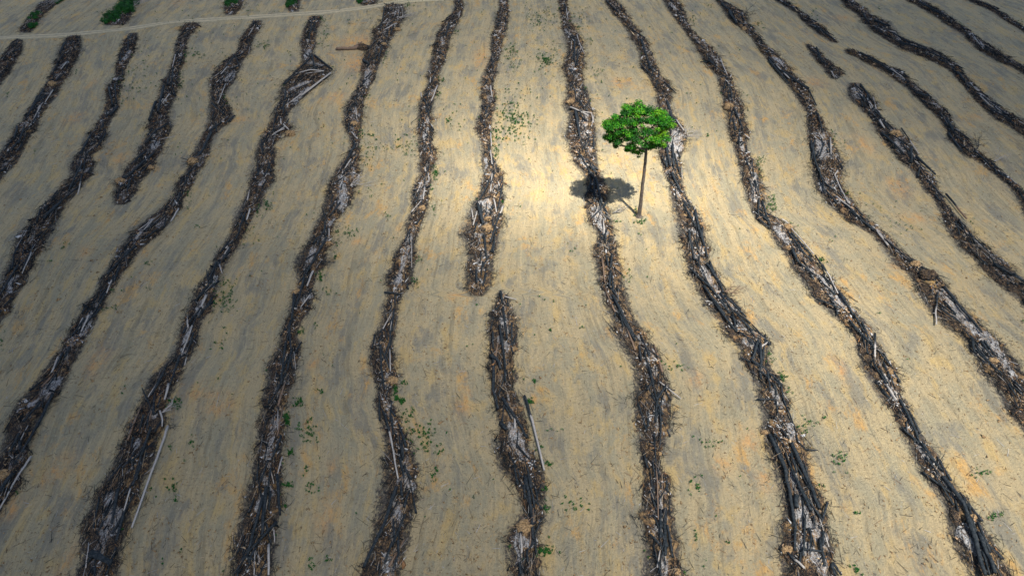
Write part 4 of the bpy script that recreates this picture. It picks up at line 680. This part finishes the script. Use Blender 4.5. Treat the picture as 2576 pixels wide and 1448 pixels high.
for i, (t, x_, y_, a, L, burn, lb) in enumerate(DB):
    x, y = gnd(*tl(t, x_, y_)); rg = np.random.default_rng(60 + i); A = Acc(); a = math.radians(a)
    for j in range(4):
        aa = a + rg.normal(0, .35); branchy(A, np.array([0, 0, .25]), np.array([math.cos(aa), math.sin(aa), .22]), L * rg.uniform(.6, 1), .055 if i not in (4, 6, 7) else .04, 3, rg, burn)
    o = A.obj('dead_branch', m_grey if i != 5 else m_brown); o.location = (x, y, 0); tag(o, lb, 'dead branch', 'dry branches and brush on the field')

# ------------------------------------------------------------------ the tree
bx, by = gnd(1607, 545)
tree = empty('tree', (bx, by, 0)); tag(tree, 'lone tall tree with a bright green umbrella crown standing on bare soil', 'tree')
def at_h(px, py, dyy=0.):                                   # image point -> world at the tree's depth (+dyy)
    Yt = by + dyy; u = (px - 1288) / FPX; v = (724 - py) / FPX; dy = CP + v * SP; dz = -SP + v * CP; t = Yt / dy
    return np.array([u * t, Yt, H + dz * t])
zp = lambda zx, zy: ((1850 + zx / 2.897) / 1.3587, (300 + zy / 2.897) / 1.3587)
tr = [np.array([bx, by, -.2]), np.array([bx, by, .35])] + [at_h(*zp(a, b_)) for a, b_ in ((984, 1150), (1000, 1000), (1018, 850), (1034, 700), (1040, 600), (1038, 520), (1030, 430))]
V, F, T = tube(tr, [.58, .32, .25, .23, .215, .20, .185, .155, .09], 14, .03, 3, sub=4, bendy=.04)
mesh('trunk', V, F, m_bark, tree, {'burn': np.zeros(len(V))}, True)
A = Acc()
rg = np.random.default_rng(11)
POLY = np.array([(605, 385), (612, 345), (660, 325), (705, 300), (725, 255), (775, 235), (790, 180), (850, 165), (905, 170), (935, 135), (975, 125), (1010, 150), (1040, 160), (1060, 178), (1100, 190), (1150, 215), (1195, 225), (1240, 225), (1250, 280), (1300, 320), (1322, 350), (1310, 400), (1300, 430), (1280, 470), (1265, 500), (1290, 540), (1200, 590), (1160, 570), (1110, 600), (1060, 620), (1020, 640), (985, 665), (940, 700), (900, 640), (840, 640), (830, 600), (870, 560), (830, 520), (780, 550), (745, 600), (720, 570), (670, 545), (625, 515), (615, 470), (660, 455), (650, 420)], float)
def inpoly(x, y):
    c = False; j = len(POLY) - 1
    for i in range(len(POLY)):
        xi, yi = POLY[i]; xj, yj = POLY[j]
        if (yi > y) != (yj > y) and x < (xj - xi) * (y - yi) / (yj - yi) + xi: c = not c
        j = i
    return c
cen = at_h(*zp(965, 400)); cen[1] = by + .2
clumps = []
tries = 0
while len(clumps) < 150 and tries < 60000:
    tries += 1
    d = rg.normal(size=3); d /= np.linalg.norm(d); rr = rg.uniform(.45, 1.0) ** .6
    p = cen + d * rr * np.array([5.0, 3.1, 2.9]);
    if d[2] < -.35 and rg.random() < .6: continue
    px, py = proj(*p); zx = (px * 1.3587 - 1850) * 2.897; zy = (py * 1.3587 - 300) * 2.897
    R = rg.uniform(.34, .68); rz = R * 55 * .75
    if not all(inpoly(zx + a * rz, zy + b_ * rz) for a, b_ in ((0, 0), (.8, 0), (-.8, 0), (0, .8), (0, -.8))): continue
    if any(np.linalg.norm(p - q[0]) < .60 for q in clumps): continue
    clumps.append((p, R))
for zx, zy, dyy, R in ((870, 610, -.6, .55), (925, 640, -.4, .4), (960, 680, -.3, .28), (1000, 620, .2, .5), (735, 570, .3, .35), (655, 495, .5, .6), (640, 380, .2, .6), (1200, 560, .4, .5), (1260, 520, .6, .35), (970, 150, .8, .5), (1285, 370, .2, .55), (835, 195, .9, .55), (700, 520, 0, .5), (1070, 570, .5, .5), (1130, 590, .3, .4), (900, 560, -.8, .5), (880, 590, -.5, .5), (850, 615, -.3, .42), (905, 625, -.2, .45), (935, 600, .1, .45), (965, 645, 0, .42), (745, 565, .2, .45), (735, 590, .1, .3), (690, 530, .2, .45), (640, 490, .1, .5), (1090, 590, -.2, .45), (1065, 605, .2, .4), (1165, 570, 0, .45), (1215, 575, .3, .35)):
    clumps.append((at_h(*zp(zx, zy), dyy), R))
Cs, Ss, Ns, Ts = [], [], [], []
for p, R in clumps:
    k = int(290 * (R / .65) ** 2); d = rg.normal(size=(k, 3)); d /= np.linalg.norm(d, axis=1)[:, None]; d[:, 2] = np.where(d[:, 2] < -.2, d[:, 2] * .4, d[:, 2])
    rr = rg.uniform(.2, 1.25, k) ** .7
    q = p + d * (rr * R)[:, None] * [1.1, 1.1, .8]; Cs.append(q)
    nn = d * .7 + rg.normal(0, .45, (k, 3)) + [0, 0, .5]; Ns.append(nn / np.linalg.norm(nn, axis=1)[:, None]); Ss.append(rg.uniform(.06, .135, k))
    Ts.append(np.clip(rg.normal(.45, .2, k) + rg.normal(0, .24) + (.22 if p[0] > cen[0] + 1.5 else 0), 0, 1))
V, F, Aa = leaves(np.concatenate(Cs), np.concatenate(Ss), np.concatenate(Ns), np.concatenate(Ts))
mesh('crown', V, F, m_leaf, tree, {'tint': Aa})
fork = [tr[-3], tr[-2], tr[-1]]
tips = sorted(clumps, key=lambda c: -np.linalg.norm(c[0] - cen))
for j in range(9):                                         # main limbs, each with twigs that reach the leaf clumps
    A = Acc(); tgt = tips[j * 6][0]; p = fork[j % 3] + rg.normal(0, .05, 3); mid_ = p * .5 + tgt * .5 + np.array([0, 0, -.25])
    v, f, t = tube([p, mid_, tgt], [.11, .065, .025], 6, .06, 70 + j, sub=3); A.add(v, f, 0.)
    near = sorted(clumps, key=lambda c: np.linalg.norm(c[0] - mid_))[:9]
    for c, R in near:
        v, f, t = tube([mid_, (mid_ + c) / 2 + rg.normal(0, .15, 3), c], [.045, .03, .012], 5, .06, 90 + j, sub=2); A.add(v, f, 0.)
    A.obj('limb', m_bark, tree)

# ------------------------------------------------------------------ shrubs beyond the track
SH = [('1', 850, 30, 2.6, 'tall bright green shrub beyond the track, farthest along the leafy row'), ('1', 800, 85, 3.0, 'largest bright green shrub over the leafy row beyond the track'), ('1', 740, 130, 2.3, 'bright green shrub at the near end of the leafy row, beside the track'),
      ('1', 235, 110, 1.7, 'low green shrub in the middle of the weedy grey row'), ('1', 215, 172, 1.1, 'small round green shrub at the near end of the weedy grey row'), ('1', 1530, 25, 1.8, 'green shrub growing in the small brush row'),
      ('2', 190, 25, 1.5, 'green shrub on the tiny brush row at the top edge'), ('1', 1915, 30, 1.2, 'small green shrub left of the tiny brush row'), ('2', 640, 5, 1.0, 'small green shrub on the topmost brush row'), ('1', 380, 5, 1.2, 'green shrub at the top edge on the weedy grey row')]
for i, (t, x_, y_, R, lb) in enumerate(SH):
    x, y = gnd(*tl(t, x_, y_ + 8)); rg = np.random.default_rng(200 + i); e = empty('shrub', (x, y, 0)); tag(e, lb, 'shrub', 'green shrubs beyond the dirt track')
    Cs = []; Ns = []
    for j in range(20):
        a = rg.uniform(0, 6.28); rr = R * rg.uniform(0, 1.0) ** .8; c = np.array([x + math.cos(a) * rr * .75, y + math.sin(a) * rr * 1.2, R * rg.uniform(.15, .5)]); sz_ = rg.uniform(.45, 1.1); k = int(52 * R * sz_)
        d = rg.normal(size=(k, 3)); d /= np.linalg.norm(d, axis=1)[:, None]; Cs.append(c + d * (rg.uniform(.4, 1.15, k) * R * .30 * sz_)[:, None]); nn = d + [0, 0, .8]; Ns.append(nn / np.linalg.norm(nn, axis=1)[:, None])
    Cs = np.concatenate(Cs); Cs[:, 2] = np.maximum(Cs[:, 2], .08); k = len(Cs)
    V, F, Aa = leaves(Cs, rg.uniform(.12, .24, k), np.concatenate(Ns), np.clip(rg.normal(.35, .22, k), 0, 1)); mesh('foliage', V, F, m_weed, e, {'tint': Aa})
    A = Acc()
    for j in range(6):
        a = rg.uniform(0, 6.28); v, f, t2 = tube([(x, y, 0), (x + math.cos(a) * R * .3, y + math.sin(a) * R * .3, R * .3), (x + math.cos(a) * R * .6, y + math.sin(a) * R * .7, R * .5)], [.05, .04, .015], 5, .05, j, sub=1); A.add(v, f, 0.)
    A.obj('stem', m_bark, e)

# ------------------------------------------------------------------ weeds: tile x0 y0 x1 y1 count
WD = '''1 800 320 1000 580 60|1 1225 340 1340 390 26|1 1215 320 1230 440 16|1 1180 480 1215 580 26|1 1690 280 1770 330 22|1 1465 620 1500 710 24|1 480 450 520 490 8|1 20 620 60 650 8|1 650 80 750 110 20|1 1620 20 1700 110 16|1 220 1000 235 1030 6|1 750 480 870 720 24|1 1220 1250 1260 1310 10
2 360 130 440 300 40|2 380 110 395 150 10|2 930 20 990 50 20|2 1250 200 1290 240 14|2 1145 520 1200 550 14|2 1130 600 1190 640 10|2 560 130 580 170 8|2 790 340 815 420 12|2 0 280 40 330 16|2 170 330 195 370 8|2 670 620 700 660 8
2 640 900 760 1100 60|2 880 900 1010 1020 60|2 760 960 900 1010 16|2 1115 1100 1155 1180 60|2 1505 870 1565 960 50|2 1520 960 1560 1050 46|2 1560 600 1800 950 110|2 1620 740 1700 860 50|2 1570 700 1600 800 16|2 1600 300 1700 470 60|2 1740 30 1931 200 60|2 1820 370 1890 430 40|2 1750 340 1931 500 40|2 1210 780 1235 815 14|2 640 850 670 930 14|2 1200 700 1320 860 14|2 0 1340 60 1400 20|2 1100 1230 1140 1290 8
3 200 60 460 160 60|3 300 360 345 430 50|3 60 310 130 360 30|3 480 60 600 240 70|3 600 260 640 300 14|3 220 280 420 440 40|3 600 440 720 540 20|3 0 600 130 950 110|3 90 760 240 860 40|3 575 570 590 600 8|3 900 1360 925 1420 16|3 1380 20 1420 60 8|3 1270 100 1340 160 14|3 1640 150 1760 230 30|3 1360 880 1400 910 8|3 1700 1040 1760 1120 26|3 1790 1310 1850 1400 22
7 910 195 970 225 30|7 740 190 810 220 12|7 850 530 890 610 12|7 1090 1120 1250 1200 18|7 450 360 520 420 8|7 920 290 940 310 4|7 530 900 580 930 5|7 1800 1090 1830 1140 5|7 1880 1210 1920 1260 8
4 150 1060 220 1170 40|4 230 1300 300 1400 34|4 740 1275 780 1290 12|4 640 850 720 980 12|4 350 0 440 60 18|4 480 60 560 150 18|4 920 50 1000 90 8|4 1480 140 1530 180 10|4 1900 1230 1931 1270 10|4 720 910 790 980 6|4 960 1330 1080 1420 8|4 1880 130 1931 170 8
6 490 250 620 320 46|6 470 340 510 365 8|6 455 420 485 460 12|6 355 540 395 600 34|6 400 650 475 695 10|6 995 440 1035 490 10|6 985 580 1040 640 14|6 690 0 720 50 10|6 790 130 860 220 10|6 1100 100 1140 160 14|6 1570 60 1590 110 12|6 240 920 265 965 14|6 340 890 365 920 6|6 895 1260 955 1300 12|6 865 1290 885 1380 26|6 905 1380 935 1410 20|6 1570 600 1580 610 2|6 1750 1380 1775 1410 10|6 1780 1250 1810 1280 6|6 0 80 60 140 20|6 1880 920 1910 950 6
5 1420 590 1560 660 26|5 1420 670 1560 800 90|5 960 470 1000 495 10|5 1230 30 1260 150 14|5 1660 60 1740 180 26|5 1800 10 1820 40 4|5 750 640 890 680 8|5 690 770 790 800 12|5 1580 230 1700 390 16|5 1290 230 1340 250 6|5 400 340 460 400 10|5 320 460 350 480 5|5 1380 990 1480 1060 10|5 1120 1380 1200 1440 30|5 0 900 30 1060 10|5 1480 910 1510 950 6
b 190 280 265 335 36|b 135 380 170 450 40|b 260 420 350 560 40|b 355 200 410 260 10|b 160 620 200 650 14|b 265 840 365 900 20|b 200 450 240 490 6|b 860 190 885 240 12|b 865 250 890 295 26|b 900 280 940 310 18|b 920 350 1000 430 30|b 950 430 1130 560 60|b 1030 580 1180 660 26|b 1100 740 1160 830 18|b 1740 290 1775 320 14|b 1820 590 1840 620 6|b 1860 700 1910 730 14|b 1845 860 1870 885 10|b 1810 1260 1900 1320 26|b 1860 960 1890 1050 10|b 300 1330 340 1410 12|b 400 1320 440 1360 8|b 260 720 300 800 8|b 130 970 160 1010 8|b 140 820 200 880 12
a 1110 290 1165 340 34|a 1080 820 1195 950 20|a 1220 530 1330 640 10|a 970 850 1030 930 8|a 1090 550 1140 610 6|a 1190 1270 1210 1300 4|a 1060 1310 1080 1390 4|a 1880 390 1910 450 20|a 1900 620 1930 660 12|a 1870 820 1930 870 14|a 90 895 115 915 4
c 430 940 600 1010 22|c 1300 520 1480 600 16|c 1240 790 1350 910 20|c 260 1260 340 1310 16|c 1290 1160 1320 1220 6|c 240 160 260 190 4|c 1340 1330 1370 1380 4|c 1500 1200 1530 1230 4|c 330 480 420 500 6|c 1230 1420 1250 1440 3
d 430 370 560 500 22|d 610 400 630 420 6|d 650 600 780 760 24|d 1570 740 1700 800 18|d 1640 1040 1790 1080 18|d 580 850 620 870 6|d 770 1020 850 1050 5|d 300 110 360 160 8|d 360 220 430 280 6|d 780 1390 860 1448 14
8 570 445 625 490 22|8 380 230 430 290 12|8 1010 150 1250 330 20|8 960 810 980 830 3|8 230 60 300 140 20|8 640 310 680 340 5|8 1150 1100 1170 1120 2|8 1880 860 1931 890 5|8 760 20 1000 180 12|8 1560 190 1620 230 6|8 230 1060 280 1130 10|8 320 1210 360 1260 8'''
Cs, Ss, Ns = [], [], []
rg = np.random.default_rng(31)
def tuft(x, y, R, z=0.):
    k = int(rg.integers(5, 13)); a = rg.uniform(0, 6.28, k); rr = rg.uniform(.1, 1, k) * R
    Cs.append(np.stack([x + np.cos(a) * rr, y + np.sin(a) * rr, z + rg.uniform(.06, .26, k)], 1)); Ss.append(rg.uniform(.045, .10, k) * (1.3 if y > 115 else 1)); nn = rg.normal(0, .45, (k, 3)) + [0, 0, 1]; Ns.append(nn / np.linalg.norm(nn, axis=1)[:, None])
for s in WD.replace('\n', '|').split('|'):
    a = s.split(); x0, y0, x1, y1, c = map(float, a[1:])
    for _ in range(int(c * .72)):
        px, py = tl(a[0], min(max(rg.normal((x0 + x1) / 2, (x1 - x0) / 3.2), x0 - 8), x1 + 8), min(max(rg.normal((y0 + y1) / 2, (y1 - y0) / 3.2), y0 - 8), y1 + 8))
        x, y = gnd(px, py); tuft(x, y, rg.uniform(.05, .20) * (1 + (y > 110) * .35 + (y > 140) * .4))
for _ in range(650):                                       # stray seedlings
    y = rg.uniform(35, 230) if rg.random() < .5 else rg.uniform(110, 235); x = rg.uniform(-.75, .45) * (y * CP + H * SP) * .66; tuft(x, y, rg.uniform(.05, .14))
Cs = np.concatenate(Cs); k = len(Cs)
V, F, Aa = leaves(Cs, np.concatenate(Ss), np.concatenate(Ns), np.clip(rg.normal(.4, .25, k), 0, 1))
tag(mesh('weeds', V, F, m_weed, None, {'tint': Aa}), 'scattered low green weeds sprouting between the debris rows', 'weeds', kind='stuff')
# ------------------------------------------------------------------ clods and twigs strewn on the soil
def scat(cnt, ymin=33, ymax=235):
    y = ymin + (ymax - ymin) * RNG.random(cnt) ** 1.35; x = RNG.uniform(-.7, .7, cnt) * (y * CP + H * SP); return x, y
x, y = scat(34000); k = len(x)
U0 = np.zeros(k); st_ = fbm(x, y * .08, 1.2, 60, 3); keep = st_ > RNG.uniform(.3, .62, k); x, y = x[keep], y[keep]; k = len(x)
V, F, Aa = chips(np.stack([x, y, np.full(k, .02)], 1), RNG.gamma(2, .03, k) + .02, RNG.uniform(.8, 1.5, k), RNG.uniform(0, 6.28, k), RNG.random(k))
tag(mesh('soil_clods', V, F, m_clod, None, {'tint': Aa}), 'small loose clods strewn over the bare soil', 'clods', kind='stuff')
x, y = scat(13000); k = len(x); an = RNG.normal(math.pi / 2, .8, k)
V, F, Aa = sticks(np.stack([x, y, RNG.uniform(.03, .07, k)], 1), np.stack([np.cos(an), np.sin(an), RNG.normal(0, .06, k)], 1) / 1.0, RNG.gamma(2, .17, k) + .12, RNG.uniform(.010, .028, k), np.where(RNG.random(k) < .75, .45 + RNG.random(k) * .3, .9 + RNG.random(k) * .1))
tag(mesh('scattered_twigs', V, F, m_lit, None, {'tint': Aa}), 'small broken twigs strewn over the bare soil', 'twigs', kind='stuff')

# ------------------------------------------------------------------ broken cloud overhead: sun comes through its gap onto the middle of the field
CZ = 420.0
TM = [  # image x, y, share of sun let through
(1400, 560, 1.0), (1340, 480, 1.0), (1480, 500, 1.0), (1300, 610, .95), (1430, 630, .95), (1530, 600, .9), (1300, 540, 1.), (1560, 420, .80), (1450, 350, .45), (1700, 480, .70), (1850, 560, .84), (1700, 600, .74), (2000, 680, .74), (1850, 440, .50), (1850, 800, .42), (1380, 300, .34),
(1215, 480, .40), (1200, 600, .32), (1250, 700, .24), (1370, 720, .26), (1480, 730, .28), (1600, 700, .42), (1330, 380, .55),
(2150, 850, .62), (2300, 1000, .54), (2150, 1200, .48), (1850, 1150, .36), (1750, 1350, .34), (2400, 1300, .48), (2100, 1420, .42), (2500, 1150, .42), (2500, 900, .36), (2550, 1420, .44), (1900, 1000, .34), (1950, 820, .52), (1750, 680, .58),
(1450, 800, .15), (1450, 950, .10), (1450, 1150, .20), (1200, 800, .14), (1150, 1000, .12), (1150, 1250, .13), (1400, 1400, .18), (1000, 650, .13), (1100, 520, .20), (900, 1300, .08), (1650, 900, .24), (1650, 1100, .24),
(1120, 350, .22), (1000, 200, .16), (1200, 150, .17), (1300, 50, .13), (1500, 200, .24), (1600, 80, .13), (1750, 250, .24), (1950, 400, .30), (1900, 150, .13), (2150, 400, .19), (2300, 600, .26), (2500, 600, .20), (2100, 600, .36),
(2200, 200, .06), (2450, 350, .06), (2500, 100, .01), (2300, 60, .02), (2000, 50, .05), (800, 400, .12), (700, 700, .07), (700, 1000, .06), (750, 1350, .05), (500, 300, .05), (400, 700, .05), (400, 1100, .05), (450, 1400, .05), (150, 200, .03), (100, 600, .02), (100, 1000, .01), (150, 1350, .01), (500, 50, .06), (850, 80, .10), (150, 20, .03),
(-400, 700, .02), (-300, 1600, .02), (1200, 1800, .15), (2500, 1800, .4), (2950, 1000, .3), (2950, 300, .02), (1300, -80, .10), (300, -80, .04), (2400, -80, .02)]
SC = (CZ / SUN_V.z)
pts = np.array([(*gnd(a, b_), t) for a, b_, t in TM])
cx0, cy0 = SUN_V.x * SC, SUN_V.y * SC
gx = np.arange(-200, 200.1, 2.5); gy = np.arange(-60, 340.1, 2.5); GX, GY = np.meshgrid(gx, gy)
wsum = 0; tsum = 0
for px, py, t in pts:
    rad_ = 3.6 + .045 * py
    w_ = np.exp(-((GX - px) ** 2 + ((GY - py) / 1.25) ** 2) / (2 * rad_ ** 2)) + 1e-4 / (1 + (GX - px) ** 2 + (GY - py) ** 2); wsum = wsum + w_; tsum = tsum + w_ * t
TR = tsum / wsum
TR = TR * (.82 + .36 * fbm(GX, GY, 30, 77)); T1 = np.clip(TR, .01, 1)
thick = 6 + 45 * (1 - T1) * (.5 + fbm(GX, GY, 60, 70))
op = 1 - np.sqrt(T1)
edge = (np.abs(GX) > 199) | (GY < -59) | (GY > 339)
ztop = CZ + thick * .8 + (fbm(GX, GY, 25, 71) - .5) * 8; zbot = CZ - thick * .2; ztop[edge] = CZ; zbot[edge] = CZ
def shell(zz): return np.stack([GX + cx0, GY + cy0, zz], -1).reshape(-1, 3)
ny, nx = GX.shape; ix = np.arange(ny * nx).reshape(ny, nx)
F1 = np.stack([ix[:-1, :-1], ix[:-1, 1:], ix[1:, 1:], ix[1:, :-1]], -1).reshape(-1, 4); F2 = F1[:, ::-1] + ny * nx
m_cloud = bpy.data.materials.new('cloud_vapour'); m_cloud.use_nodes = True; n = m_cloud.node_tree; n.nodes.clear()
o_ = N(n, 'ShaderNodeOutputMaterial'); tr_ = N(n, 'ShaderNodeBsdfTransparent'); df_ = N(n, 'ShaderNodeBsdfDiffuse'); tl_ = N(n, 'ShaderNodeBsdfTranslucent')
df_.inputs[0].default_value = (.60, .62, .66, 1); tl_.inputs[0].default_value = (.22, .23, .24, 1)
m1 = N(n, 'ShaderNodeMixShader'); m1.inputs[0].default_value = .35; n.links.new(df_.outputs[0], m1.inputs[1]); n.links.new(tl_.outputs[0], m1.inputs[2])
m2 = N(n, 'ShaderNodeMixShader'); n.links.new(attr(n, 'opacity'), m2.inputs[0]); n.links.new(tr_.outputs[0], m2.inputs[1]); n.links.new(m1.outputs[0], m2.inputs[2]); n.links.new(m2.outputs[0], o_.inputs[0])
cl_o = mesh('cloud', np.concatenate([shell(ztop), shell(zbot)]), np.concatenate([F1, F2]), m_cloud, None, {'opacity': np.concatenate([op.ravel(), op.ravel()])}, True)
tag(cl_o, kind='structure')
